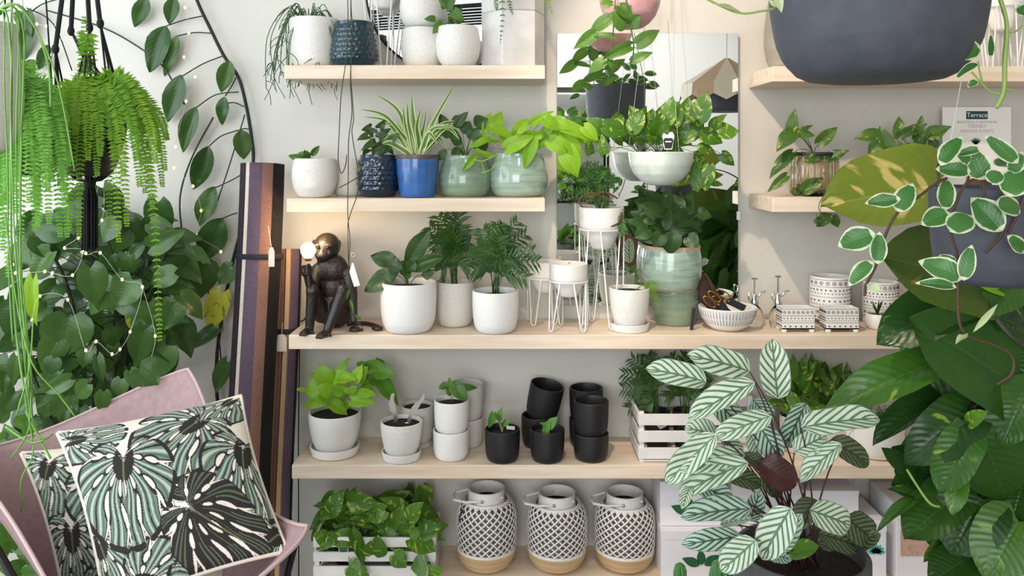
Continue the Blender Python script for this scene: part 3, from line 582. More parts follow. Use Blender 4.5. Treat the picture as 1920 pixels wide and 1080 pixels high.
t, c, r_ = potted('potted_parlour_palm', 'parlour palm in a smooth white pot at the shelf front', 'potted plant', 929, 87, 538, 627, None, Z3, 'cup', 'white_glaze', sl=.88)
palm(t, c, [(905, 430), (935, 422), (970, 415), (985, 440), (1000, 470), (1008, 490), (895, 462), (890, 505), (920, 455), (950, 450), (965, 480), (985, 520), (935, 490), (905, 500), (958, 505), (945, 425)])
stand('wire_plant_stand', 'pale bowl on hairpin legs standing back at the mirror edge', 1022, 68, 490, -0.085, Z3, 58, a0=.9, spread=1.08)
t, c, r_ = stand('wire_plant_stand', 'low white bowl on hairpin legs, empty, in front of mirror corner', 1066, 72, 494, -0.19, Z3, 62, a0=.62, spread=1.18)
G().box(c + V3((.013, r_ * .93, -.006)), (.018, .0006, .003)).obj('maker_mark', 'print_black', t, smooth=False)
t, c, r_ = stand('wire_plant_stand', 'tall white plant stand holding a feathery rabbit foot fern', 1128, 84, 389, -0.135, Z3, 78, a0=.35, spread=1.0, gap=.5)
soil(t, c - V3((0, 0, .006)), r_ - .006, 0)
for i in range(26):
    a = R.uniform(0, 2 * PI); l = R.uniform(.05, .14); e = c + V3((math.cos(a) * l - .02, math.sin(a) * l * .5, R.uniform(.0, .13))); e.y = min(e.y, -.04)
    frond(t, [c + V3((math.cos(a) * .02, math.sin(a) * .02, 0)), c + V3((math.cos(a) * l * .4, math.sin(a) * l * .2, e.z - c.z + .02)), e], 9, .026, .009, 'lf_davallia', start=.35, ang=60, taper=lambda q: 1.15 - q, jit=.4)
for k in range(3): frond(t, [c + V3((.04, -.03, 0)), P(1165, 408 + 8 * k, -.2), P(1160 + 8 * k, 450 - 6 * k, -.2)], 9, .026, .01, 'lf_davallia', start=.4, jit=.4)
for k, pp in enumerate(([(1092, 388), (1086, 375), (1110, 362), (1150, 380)], [(1140, 392), (1122, 405), (1135, 425), (1160, 418), (1166, 398)], [(1100, 380), (1130, 360), (1158, 372)])): vine(t, [P(a, b, -.205) for a, b in pp], .0035, 'twig', 'rhizome')
t, c, r_ = potted('potted_asparagus_fern', 'speckled white pot on saucer with wispy fern drooping to the right', 'potted plant', 1180, 76, 534, 627, None, Z3, 'vase', 'speckle', sl=.93, sau=(74, 15))
for i in range(22):
    a = R.uniform(0, 1); e = P(1222 + R.uniform(-4, 40), 535 + R.uniform(0, 76), c.y + R.uniform(-.05, .0)); p1 = P(1215 + R.uniform(-6, 16), 532 + R.uniform(-6, 20), c.y - .02)
    frond(t, [c + V3((.02, 0, 0)), c + V3((.045, 0, .018)), p1, e], 16, .012, .0016, 'lf_feather', start=.45, ang=50, jit=.9, rr=.0008)
CE_ = 'celadon glazed pots stacked at the mirror'
t, c, r_ = potted('ceramic_pot', 'lower celadon green pot of the stacked pair in front of mirror', 'pot', 1265, 93, 533, 613, None, Z3, 'stack', 'sage_glaze', dirt=False, group=CE_)
yc = t.location.y
t, c, r_ = potted('potted_peperomia', 'upper celadon green pot with dark round leaved plant, stacked on its twin', 'potted plant', 1259, 113, 455, 532, yc, c.z + .001, 'stackup', 'celadon', base='bare_clay', rimm='bare_clay', sl=.9, group=CE_)
fillpx(t, 'heart', 'lf_dark', 1252, 412, 60, 42, 42, 40, yc - .09, yc + .03, org=c, seed=4, asp=.85, opx=(1258, 462), droop=.25)
for a in [(1262, 440, 1258, 478, 34), (1290, 445, 1310, 462, 30), (1215, 430, 1192, 445, 30), (1240, 440, 1225, 462, 30), (1310, 400, 1335, 405, 26)]: leafpx(t, 'heart', 'lf_dark', *a, yc - .11, org=c)
# ribbed bowl with secateurs
y = -0.175; x = P(1364, 0, y).x; r = L(108, y) / 2; h = L(42, y)
t = thing('ribbed_bowl', 'white bowl with dark vertical rib lines holding garden scissors', 'bowl', (x, y, Z3)); prof = [(r * .42, 0), (r * .55, .03 * h), (r * .78, .28 * h), (r * .92, .58 * h), (r, h)]
G().lathe([(0, 0)] + prof + [(r * .96, h + .002), (r * .93, h), (r * .84, .55 * h), (r * .65, .25 * h), (0, .1 * h)], (x, y, Z3), 56, cap=False).obj('bowl', 'white_glaze', t)
for k in range(54):
    a = k * 2 * PI / 54
    for lo, hi in ((.32, .58), (.62, .92)):
        pt = [V3((x + (np.interp(z, [0, .03, .28, .58, 1], [.42, .55, .78, .92, 1]) * r + .0003) * math.cos(a), y + (np.interp(z, [0, .03, .28, .58, 1], [.42, .55, .78, .92, 1]) * r + .0003) * math.sin(a), Z3 + z * h)) for z in (lo, (lo + hi) / 2, hi)]
        if k == 0 and lo < .5 or True: G().tube(pt, .0011, 4).obj('rib_line', 'print_grey', t, auto=False)
def ringtube(c, ax, ay, rx, ry, r, n=28, a0=0, a1=2 * PI): return [V3(c) + V3(ax) * (rx * math.cos(a0 + (a1 - a0) * k / n)) + V3(ay) * (ry * math.sin(a0 + (a1 - a0) * k / n)) for k in range(n + 1)]
for i, (px, py, rot, lab) in enumerate([(1340, 565, .7, 'gold handled garden scissors in black sleeve lying over the bowl'), (1358, 560, .45, 'second pair of gold handled scissors tucked deeper in the bowl')]):
    yy = y - .03 + .035 * i; c = P(px, py, yy); t = thing('garden_scissors', lab, 'scissors', c, 'gold handled scissors'); ax = V3((math.cos(rot), 0, -math.sin(rot))); ay = V3((math.sin(rot), -.15, math.cos(rot)))
    for s in (-1, 1):
        cc = c + ay * (.012 * s) - ax * .012
        G().tube(ringtube(cc, ax, ay, .026, .0105, 0), .0024, 7).obj('handle', 'brass', t, auto=False)
    G().box(c + ax * .045, (.07, .004, .024), Matrix.Rotation(rot, 3, 'Y')).obj('sleeve', 'navy_cloth', t, smooth=False, bevel=.002); G().ball(c + ax * .016 - V3((0, .006, 0)), .004).obj('pivot', 'brass', t)
c = P(1335, 562, y + .01); t = thing('leather_pouch', 'dark brown leather tool roll slumped in the ribbed bowl', 'pouch', P(1335, 596, y + .01))
G().grid(lambda u, v: P(1304 + 30 * u + 48 * v * (1 - .2 * u), 558 - 46 * math.sin(PI * u * .9) * (1 - .55 * v) + 42 * v, y + .02 + .03 * math.cos(PI * u) * (1 - .3 * v)), 10, 8).obj('pouch', 'leather_dark', t, solid=.004)
o = G().box(P(1299, 600, -.20), (.012, .004, L(42, -.2)), Matrix.Rotation(.12, 3, 'Y')).obj('dark_card', 'print_black', None, smooth=False, bevel=.001); o.location.z = Z3; tag(o, 'thin dark plant label leaning beside the lower celadon pot', 'plant label')
# plant misters
def mister(px, ytop, y, lab):
    x = P(px, 0, y).x; t = thing('plant_mister', lab, 'mister', (x, y, Z3), 'glass plant misters'); H = CZ - (ytop - HY) * (y - CY) / F - Z3; r = .030; c = (x, y, Z3)
    G().lathe([(0, 0), (r * .9, 0), (r, .006), (r, H * .26), (r * .7, H * .36), (.011, H * .42), (.011, H * .46)], c, 28, cap=False).obj('bottle', 'glass_clear', t)
    G().lathe([(0, H * .44), (.013, H * .44), (.0135, H * .5), (.010, H * .54), (.009, H * .62), (.006, H * .65), (.0, H * .65)], c, 20).obj('collar', 'chrome', t)
    G().tube([(x, y, Z3 + H * .64), (x, y, Z3 + H * .96)], .0032, 8).obj('plunger', 'chrome', t); G().lathe([(0, H * .965), (.011, H * .965), (.012, H * .985), (.004, H), (0, H)], c, 18).obj('button', 'chrome', t)
    G().tube(spline([(x, y, Z3 + H * .58), (x + .014, y - .004, Z3 + H * .62), (x + .022, y - .006, Z3 + H * .69), (x + .036, y - .008, Z3 + H * .71)], 4), lambda q: .0038 - .001 * q, 8).obj('nozzle', 'chrome', t)
    G().tube(spline([(x - .008, y, Z3 + H * .60), (x - .018, y, Z3 + H * .68), (x - .022, y, Z3 + H * .6), (x - .016, y, Z3 + H * .5), (x - .010, y, Z3 + H * .5)], 5), .0022, 6).obj('finger_loop', 'chrome', t)
mister(1415, 520, -0.12, 'clear glass plant mister with chrome pump beside the ribbed bowl'); mister(1459, 516, -0.15, 'clear glass plant mister with chrome pump behind the first footed box')
# patterned ceramics
def deco(root, place, w_, rows, seed, m='print_black', bands=True):
    """printed bands: circles, dots and lines; place(u, v) -> (point, right, up)"""
    pass
def patterned_cyl(lab, px, wpx, ytop, zb, y, rows, hpx, feet=True):
    x = P(px, 0, y).x; r = L(wpx, y) / 2; h = L(hpx, y); t = thing('patterned_pot', lab, 'pot', (x, y, Z3), 'white ceramics with black folk pattern'); zb = Z3 + (.02 if feet else 0) if zb is None else zb; c = V3((x, y, zb))
    body(t, c, r, h, 'cyl', 'white_glaze', wall=.005)
    if feet:
        for k in range(4):
            a = .8 + k * PI / 2; G().tube([c + V3((math.cos(a) * r * .8, math.sin(a) * r * .8, .006)), c + V3((math.cos(a) * r * .9, math.sin(a) * r * .9, -.0185))], lambda q: .013 - .005 * q, 10).obj('foot', 'white_glaze', t)
    prt(t, lambda u, v: (lambda a: (c + V3(((r + .0006) * math.cos(a), (r + .0006) * math.sin(a), h * v)), V3((-math.sin(a), math.cos(a), 0))))(-PI + PI * u), PI * r, h, rows); return t
def prt(t, f, W, H, rows):
    k = {}
    for (v, kind, n, s) in rows:
        g = G()
        if kind == 'line':
            g.tube([f(u, v)[0] for u in np.linspace(0, 1, 25)], s * .5, 4)
        else:
            for i in range(n):
                p, tx = f((i + .5) / n, v); up = V3((0, 0, 1)); nr = tx.cross(up)
                if kind == 'ring': g.tube([p + tx * (s * math.cos(a)) + up * (s * math.sin(a)) for a in np.linspace(0, 2 * PI, 13)], s * .16, 4); g.ball(p, s * .3, 6, 4)
                elif kind == 'eye': g.tube([p + tx * (1.8 * s * math.cos(a)) + up * (s * .8 * math.sin(a)) for a in np.linspace(0, 2 * PI, 13)], s * .16, 4); g.ball(p, s * .5, 6, 4)
                else: g.box(p, (s, s * .4 + .0006, s), Matrix((tx, nr, up)).transposed() @ Matrix.Rotation(PI / 4 if kind == 'dia' else 0, 3, 'Y'))
        o = g.obj('printed_band', 'print_black', t, auto=False); o['kind'] = 'stuff'
ROW = [(.96, 'line', 0, .0012), (.88, 'ring', 10, .0055), (.80, 'line', 0, .001), (.72, 'dot', 14, .0042), (.64, 'dia', 18, .0028), (.56, 'line', 0, .001), (.47, 'dot', 12, .0046), (.38, 'dia', 20, .0026), (.30, 'line', 0, .001), (.2, 'eye', 8, .0045), (.08, 'dot', 12, .004)]
patterned_cyl('tall white folk patterned pot on little feet behind the footed boxes', 1556, 72, 505, None, -0.085, ROW, 78)
patterned_cyl('second folk patterned white pot at the right behind the big leaves', 1650, 62, 510, None, -0.085, ROW, 68)
for px, lab in ((1489, 'left one of two white footed boxes with black folk pattern'), (1571, 'right one of two white footed boxes with black folk pattern')):
    y = -0.205; x = P(px + 2, 0, y).x; w_ = L(60, y); d = .062; h = L(39, y); t = thing('footed_box', lab, 'trinket box', (x, y, Z3), 'white footed boxes'); zb = Z3 + .011; wl = .004
    g = G(); g.box((x, y, zb + .002), (w_, d, .004)); g.box((x, y - d / 2 + wl / 2, zb + h / 2), (w_, wl, h)).box((x, y + d / 2 - wl / 2, zb + h / 2), (w_, wl, h)).box((x - w_ / 2 + wl / 2, y, zb + h / 2), (wl, d - 2 * wl, h)).box((x + w_ / 2 - wl / 2, y, zb + h / 2), (wl, d - 2 * wl, h)); g.obj('box', 'white_glaze', t, smooth=False)
    for sx in (-1, 1):
        for sy in (-1, 1): G().box((x + sx * (w_ / 2 - .008), y + sy * (d / 2 - .006), Z3 + .0055), (.016, .012, .011)).obj('foot', 'white_glaze', t, smooth=False, bevel=.003)
    R2 = [(.95, 'line', 0, .001), (.8, 'ring', 7, .0042), (.64, 'line', 0, .001), (.52, 'dot', 9, .003), (.4, 'dia', 14, .002), (.3, 'line', 0, .0008), (.14, 'dot', 6, .0042)]
    prt(t, lambda u, v: (V3((x - w_ / 2 + w_ * u, y - d / 2 - .0006, zb + h * v)), V3((1, 0, 0))), w_, h, R2); prt(t, lambda u, v: (V3((x - w_ / 2 - .0006, y + d / 2 - d * u, zb + h * v)), V3((0, -1, 0))), d, h, R2)
t, c, r_ = potted('potted_succulent', 'small round white pot with brown dots and a spiky succulent', 'potted plant', 1645, 46, 584, 619, None, Z3, 'round', 'white_glaze', sl=.9, wall=.004)
for i in range(16):
    a = R.uniform(0, 2 * PI); e = c + V3((math.cos(a) * .018, math.sin(a) * .018, R.uniform(.03, .05))); strap(t, [c, c.lerp(e, .5) + V3((0, 0, .006)), e], .005, 'lf_dark')
for i in range(14):
    a = -PI + i * PI / 7 * .5 + .1; zz = c.z - .010 - .011 * (i % 2); rr = .0218 if i % 2 == 0 else .0226; G().ball((c.x + rr * math.cos(a), c.y + rr * math.sin(a), zz), .0018, 6, 4).obj('painted_dot', 'brown_rim', t)
# ------------------------------------------------------------------ lower long shelf
t, c, r_ = potted('potted_philodendron', 'white pot on saucer with bushy lime green philodendron', 'potted plant', 628, 97, 757, 867, None, Z4, 'vase', 'white_glaze', sl=.93, sau=(92, 17))
q = lambda a: [540 + a[0] / 4.153, 640 + a[1] / 4.153, 540 + a[2] / 4.153, 640 + a[3] / 4.153, a[4] / 4.153]
for a in [(300, 430, 100, 515, 110), (330, 470, 470, 560, 110), (230, 360, 120, 400, 150), (380, 330, 160, 250, 150), (300, 330, 240, 190, 150), (430, 390, 330, 330, 120), (400, 290, 525, 290, 110), (380, 260, 465, 130, 70), (520, 310, 560, 190, 90), (560, 300, 600, 210, 80), (500, 460, 660, 465, 120), (430, 470, 400, 560, 110), (480, 360, 500, 420, 110), (560, 400, 690, 415, 70), (620, 400, 600, 300, 90), (250, 410, 330, 470, 130), (400, 400, 420, 480, 100), (130, 380, 70, 365, 40), (350, 300, 430, 240, 110), (330, 400, 230, 350, 120)]:
    leafpx(t, 'heart', 'lf_lime', *q(a), c.y + R.uniform(-.09, .02), org=c, sm='stem_pale')
for a in [(610, 200, 740, 160, 100), (690, 230, 820, 260, 120), (700, 300, 880, 470, 130), (560, 200, 590, 160, 70), (640, 260, 660, 350, 70), (720, 190, 700, 140, 80)]: leafpx(t, 'heart', 'lf_limedeep', *q(a), c.y + R.uniform(-.02, .03), org=c, sm='stem_green')
t, c, r_ = potted('ceramic_pot', 'speckled white pot on saucer with secateurs standing in it', 'pot', 753, 78, 777, 873, None, Z4, 'vase', 'speckle', sl=.93, sau=(74, 16))
cs = c
t = thing('secateurs', 'open steel secateurs standing blades up in the speckled pot', 'secateurs', c + V3((0, 0, .002)))
for s, pts, w_ in ((-1, [(742, 800), (741, 778), (735, 760), (736, 742), (740, 738)], 10), (1, [(765, 800), (770, 778), (780, 762), (792, 748), (795, 737)], 9)):
    yy = c.y - .006 * s; ps = spline([P(a, b, yy) for a, b in pts], 4); k = len(ps); vs = []; fs = []
    for i, p in enumerate(ps):
        d = (ps[min(i + 1, k - 1)] - ps[max(i - 1, 0)]).normalized(); sd = d.cross(V3((0, -1, 0))).normalized(); ww = L(w_, yy) * .5 * (1.15 if 5 < i < 10 else .75) * (1 - .9 * max(0, (i / (k - 1) - .7) / .3) ** 1.5)
        vs += [p - sd * ww, p + sd * ww]
    for i in range(k - 1): fs.append((2 * i, 2 * i + 1, 2 * i + 3, 2 * i + 2))
    G().add(vs, fs).obj('blade', 'steel', t, smooth=False, solid=.003)
    G().tube(ringtube(P(753 + s * 9, 798, yy - .004), (1, 0, 0), (0, .2, 1), .010, .009, 0), .0018, 6).obj('handle_loop', 'steel', t)
t, c, r_ = potted('soil_filled_pot', 'grey stoneware pot on saucer filled with soil behind the secateurs', 'pot', 782, 62, 750, 838, -0.085, Z4, 'cup', 'grey_speckle', sl=.95, sau=(58, 10))
WS = 'white pots stacked in the middle of the lower long shelf'
t, c, r_ = potted('ceramic_pot', 'lower smooth white pot of the front stacked pair on lower shelf', 'pot', 846, 68, 794, 866, None, Z4, 'tall', 'white_glaze', dirt=False, group=WS); ys = t.location.y
t, c, r_ = potted('potted_cutting', 'upper smooth white pot of the front stacked pair with leaf cutting', 'potted plant', 847, 66, 740, 800, ys, c.z - .006, 'tall', 'white_matte', sl=.9, group=WS)
for a in [(848, 738, 842, 712, 20), (838, 722, 822, 728, 16), (850, 722, 876, 752, 28), (858, 726, 896, 728, 14)]: leafpx(t, 'heart', 'lf_mid', *a, ys - .01, org=c, sr=.001)
t, c, r_ = potted('ceramic_pot', 'lower grey speckled pot of the pair stacked behind the white pots', 'pot', 876, 62, 772, 838, -0.08, Z4, 'tall', 'grey_speckle', dirt=False)
t, c, r_ = potted('ceramic_pot', 'upper grey speckled pot of the pair stacked behind the white pots', 'pot', 876, 62, 710, 775, -0.08, c.z - .006, 'tall', 'grey_speckle', dirt=False)
BK = 'matte black pots on the lower long shelf'
def sprig(t, c, ls, y):
    for a in ls: leafpx(t, 'heart', 'lf_sprig', *a, y, org=c, sr=.001, sm='stem_pale')
t, c, r_ = potted('potted_cutting', 'matte black pot with upright green cutting, leftmost of the black pots', 'potted plant', 942, 66, 793, 870, None, Z4, 'tall', 'black_matte', sl=.85, group=BK)
sprig(t, c, [(925, 775, 917, 805, 14), (934, 785, 940, 765, 12), (938, 788, 930, 776, 10), (945, 795, 955, 788, 14)], c.y); G().box(c + V3((.028, .02, .012)), (.03, .001, .012), Matrix.Rotation(-.3, 3, 'Z')).obj('sticker', 'paper', t, smooth=False)
t, c, r_ = potted('potted_cutting', 'matte black pot with leaf drooping over its front rim', 'potted plant', 1026, 65, 793, 870, None, Z4, 'tall', 'black_matte', sl=.88, group=BK)
sprig(t, c, [(1026, 795, 1018, 829, 14), (1030, 800, 1042, 783, 18), (1024, 798, 1014, 792, 8)], c.y - .028)
t, c, r_ = potted('ceramic_pot', 'lower black pot under the tilted one at the back', 'pot', 1010, 65, 768, 840, -0.085, Z4, 'tall', 'black_matte', dirt=False, group=BK)
x = P(1014, 0, -.085).x; r = L(64, -.085) / 2; t = thing('ceramic_pot', 'black pot tipped over sideways on top of another at the back', 'pot', (x, -.085, c.z - .012), BK)
body(t, (x, -.085, c.z - .004), r, L(62, -.085), 'tall', 'black_matte', rot=Matrix.Rotation(.2, 3, 'Y') @ Matrix.Rotation(.12, 3, 'X'))
t, c, r_ = potted('ceramic_pot', 'lower black pot of the rear right hand stack', 'pot', 1099, 63, 774, 836, -0.085, Z4, 'tall', 'black_matte', dirt=False, group=BK)
t, c, r_ = potted('ceramic_pot', 'upper black pot of the rear right hand stack', 'pot', 1099, 63, 718, 772, -0.085, c.z - .006, 'tall', 'black_matte', dirt=False, group=BK)
t, c, r_ = potted('ceramic_pot', 'lower black pot of the front right hand stack', 'pot', 1108, 66, 800, 868, None, Z4, 'tall', 'black_matte', dirt=False, group=BK); ys = t.location.y
t, c, r_ = potted('ceramic_pot', 'upper black pot of the front right hand stack', 'pot', 1108, 66, 741, 806, ys, c.z - .006, 'tall', 'black_matte', dirt=False, group=BK)
# slatted crates
def crate(lab, x0, x1, y0, y1, z, h, rows=3):
    t = thing('slatted_crate', lab, 'crate', ((x0 + x1) / 2, (y0 + y1) / 2, z), 'white slatted crates'); th = .008; sh = h / rows * .66
    for sx in (x0 + .011, x1 - .011):
        for sy in (y0 + .014, y1 - .014): G().box((sx, sy, z + h / 2), (.016, .014, h)).obj('corner_post', 'white_paint', t, smooth=False, bevel=.001)
    for i in range(rows):
        zc = z + h * (i + .5) / rows + .004
        for yy in (y0 + th / 2 - .001, y1 - th / 2 + .001): G().box(((x0 + x1) / 2, yy, zc), (x1 - x0, th, sh)).obj('slat', 'white_paint', t, smooth=False, bevel=.001)
        for xx in (x0 + th / 2 - .001, x1 - th / 2 + .001): G().box((xx, (y0 + y1) / 2, zc), (th, y1 - y0 - 2 * th, sh)).obj('slat', 'white_paint', t, smooth=False, bevel=.001)
    for i in range(4): G().box(((x0 + x1) / 2, y0 + .02 + (y1 - y0 - .04) * i / 3, z + .006), (x1 - x0 - .02, .03, .006)).obj('bottom_slat', 'white_paint', t, smooth=False)
    return t
def plant_tag(root, c, w_, h, back='paper', front='tag_green', tilt=0.0):
    q = Matrix.Rotation(tilt, 3, 'Y'); c = V3(c)
    g = G(); n = 8; vs = [V3((-w_ * .32, 0, -h / 2)), V3((w_ * .32, 0, -h / 2)), V3((w_ / 2, 0, h * .3)), V3((w_ * .35, 0, h / 2)), V3((-w_ * .35, 0, h / 2)), V3((-w_ / 2, 0, h * .3))]
    o = g.add([q @ v + c for v in vs], [tuple(range(6))]).obj('plant_tag', back, root, smooth=False, solid=.0008)
    G().add([q @ V3((v.x * .86, -.0008, v.z * .6 - h * .14)) + c for v in vs], [tuple(range(6))]).obj('printed_panel', front, o, smooth=False)
    G().box(q @ V3((0, -.0012, -.05 * h)) + c, (w_ * .5, .0004, h * .07), q).obj('printed_line', 'paper', o, smooth=False)
yb = -.235
ca = P(1196, 0, yb).x; cb = P(1440, 0, yb).x; t = crate('white slatted crate filled with parlour palms on the lower long shelf', ca, cb, yb - .02, -.045, Z4, L(94, yb))
plant_tag(t, P(1240, 792, -.235), L(24, -.2), L(20, -.2), front='print_rose', tilt=-.5)
for k, (px, tips) in enumerate(((1232, [(1170, 700), (1185, 672), (1215, 665), (1168, 728), (1190, 745), (1205, 690), (1235, 675), (1195, 720), (1180, 765), (1225, 700), (1250, 690), (1200, 770)]), (1285, [(1255, 668), (1290, 665), (1310, 690), (1330, 720), (1262, 720), (1300, 735), (1335, 690), (1280, 690), (1320, 750), (1250, 745), (1345, 760)]))):
    y = -.14; x = P(px, 0, y).x; tt = thing('potted_parlour_palm', ('parlour palm in black nursery pot, left one in the white crate', 'parlour palm in black nursery pot, right one in the white crate')[k], 'potted plant', (x, y, Z4 + .012), 'palms in the white crate')
    body(tt, (x, y, Z4 + .012), .044, .13, 'taper', 'black_matte', wall=.003); c = V3((x, y, Z4 + .125)); soil(tt, c, .039, 0); palm(tt, c, tips, back=.08, ll=.05, n=10)
# plants behind the striped foreground plant
for k, (px, y, lab, fx, fy, pl) in enumerate(((1500, -.13, 'golden pothos in white pot behind the striped leaves', 1500, 730, -1), (1560, -.10, 'golden pothos in grey pot right of its twin behind striped leaves', 1552, 730, 1))):
    t, c, r_ = potted('potted_golden_pothos', lab, 'potted plant', px, 78, 766, 852, y, Z4, 'tall', ('white_glaze', 'grey_speckle')[k], sl=.92)
    fillpx(t, 'heart', 'lf_golden', fx, fy, 48, 45, 22, 46, y - .06, -.04, org=c, seed=20 + k, asp=.6, droop=.1)
for a in [(1545, 735, 1546, 680, 26), (1500, 720, 1512, 688, 30), (1590, 720, 1600, 700, 24), (1480, 720, 1462, 700, 30)]: leafpx(t, 'lance', 'lf_dark', *a, -.12, org=c)
t, c, r_ = potted('potted_string_plant', 'round white bowl pot with thin grassy trailing plant at right', 'potted plant', 1638, 106, 768, 862, None, Z4, 'cup', 'white_glaze', sl=.93)
tubes(t, c, 34, 9, .075, drop=.12, up=.045, r=.001, forks=4)
# ------------------------------------------------------------------ bottom shelf
yb = -.22; ca = P(590, 0, yb).x; cb = P(818, 0, yb).x; cr = crate('white slatted crate of golden pothos on the low shelf', ca, cb, yb - .02, -.04, Z5, L(80, yb))
plant_tag(cr, P(644, 1022, -.242), L(24, -.2), L(30, -.2))
for k, (px, fx, fy, rx, lab) in enumerate(((650, 655, 985, 62, 'golden pothos at left in the low white crate'), (745, 750, 985, 72, 'golden pothos at right in the low white crate'))):
    y = -.13; x = P(px, 0, y).x; t = thing('potted_golden_pothos', lab, 'potted plant', (x, y, Z5 + .012), 'pothos in the low crate'); body(t, (x, y, Z5 + .012), .05, .12, 'taper', 'black_matte', wall=.003); c = V3((x, y, Z5 + .115)); soil(t, c, .045, 0)
    fillpx(t, 'heart', 'lf_golden', fx, fy, rx, 52, 34, 52, -.24, -.05, org=c, seed=40 + k, asp=.68, droop=.75, opx=(px, 1035))
    for a in ([(622, 960, 642, 918, 34), (610, 1010, 592, 1000, 30), (660, 1000, 690, 1060, 26), (655, 1062, 690, 1078, 34)] if k == 0 else [(768, 975, 790, 940, 34), (770, 1010, 820, 1030, 46), (700, 1040, 708, 1012, 44), (740, 1040, 762, 1062, 34), (800, 1060, 770, 1068, 40), (790, 1000, 826, 985, 36), (810, 1062, 808, 1085, 40)]): leafpx(t, 'heart', 'lf_golden', *a, -.27, org=c)
# lattice lanterns
def lantern(px, ytop, lab, y=-.14, tagged=False):
    x = P(px, 0, y).x; r = L(113, y) / 2; H = CZ - (ytop - HY) * (y - CY) / F - Z5 - .012; t = thing('lattice_lantern', lab, 'lantern', (x, y, Z5), 'white lattice lanterns'); c = V3((x, y, Z5))
    hb = H * .24; h1 = H * .87
    G().lathe([(0, 0), (r * .62, 0), (r * .8, hb * .2), (r * .94, hb * .6), (r, hb), (r * .96, hb), (r * .9, hb * .6), (0, hb * .3)], c, 48).obj('wooden_base', 'bamboo', t)
    fr = lambda z: float(np.interp(z, [0, .12, .35, .6, .8, .92, 1], [.95, .99, 1.0, 1.0, .96, .88, .70])) * r
    for z, th, wd in ((hb + .004, .003, .010), (h1 - .004, .0025, .012)):
        rr = fr((z - hb) / (h1 - hb)); G().lathe([(rr - th, z - wd / 2), (rr + th * .5, z - wd / 2), (rr + th * .5, z + wd / 2), (rr - th, z + wd / 2), (rr - th, z - wd / 2)], c, 48, cap=False).obj('band', 'white_paint', t)
    for sgn in (-1, 1):
        g = G(); vs = []; fs = []; m_ = 16; off = .0012 * sgn
        for i in range(m_ + 1):
            z = hb + (h1 - hb) * i / m_; a = sgn * 1.85 * i / m_; rr = fr(i / m_) + off; hw = .0030 * (.6 + .4 * rr / r)
            for da, dr in ((-1, 0), (1, 0), (1, -.0016), (-1, -.0016)): an = a + da * hw / rr * 1.35; vs.append((( rr + dr) * math.cos(an), (rr + dr) * math.sin(an), z))
        for i in range(m_):
            for j in range(4): fs.append((i * 4 + j, i * 4 + (j + 1) % 4, i * 4 + 4 + (j + 1) % 4, i * 4 + 4 + j))
        g.add(vs, fs); key = ('strip', sgn)
        me = LANT.setdefault((sgn, round(H, 3)), g.mesh('strip', 'white_paint'))
        for k in range(24): o = put('lattice_strip', me, t); o.rotation_euler.z = 2 * PI * k / 24
    rn = r * .60
    G().lathe([(rn * 1.06, h1 - .006), (rn, h1 + .004), (rn * 1.0, H), (rn * 1.03, H + .002), (rn * .95, H + .002), (rn * .93, h1 - .004)], c, 48, cap=False).obj('neck', 'white_paint', t)
    zz = Z5 + h1 + .012
    G().tube([V3((x + (rn + .003) * math.cos(a), y + (rn + .003) * math.sin(a), zz + .002)) for a in (-.5, 0, .0001)][:1] + [V3((x - rn * .4, y - rn * .98, zz)), V3((x - rn * 1.1, y - rn * .9, zz - .004)), V3((x - rn * 1.75, y - rn * .5, zz - .006)), V3((x - rn * 1.85, y, zz - .006)), V3((x - rn * 1.75, y + rn * .5, zz - .006)), V3((x - rn * 1.0, y + rn * .8, zz - .002))], .0045, 8).obj('handle', 'white_paint', t)
    for s in (-1, 1): G().ball((x - rn * .2, y + s * rn * 1.0, zz), .006).obj('rivet', 'steel', t)
    G().lathe([(0, hb * .5), (r * .86, hb * .8), (r * .93, hb + .02), (r * .93, hb + .6 * (h1 - hb)), (r * .84, hb + .86 * (h1 - hb)), (rn * .92, h1 - .004)], c, 40, cap=False).obj('shade_liner', 'shade_liner', t)  # added dark sheet, gives the shaded look through the lattice holes
    if tagged:
        p = V3((x - rn * 1.3, y - rn * .8, zz)); G().tube([p, p + V3((0, -.004, -.03))], .0008, 4).obj('tag_string', 'black_matte', t); G().box(p + V3((-.002, -.005, -.05)), (.012, .002, .042), Matrix.Rotation(.25, 3, 'Y')).obj('swing_tag', 'print_black', t, smooth=False)
    return t
LANT = {}
lantern(912, 908, 'white lattice lantern with black swing tag, nearest the pothos crate', tagged=True); lantern(1044, 916, 'white lattice lantern in the middle of the three'); lantern(1171, 916, 'white lattice lantern next to the leaf printed boxes')
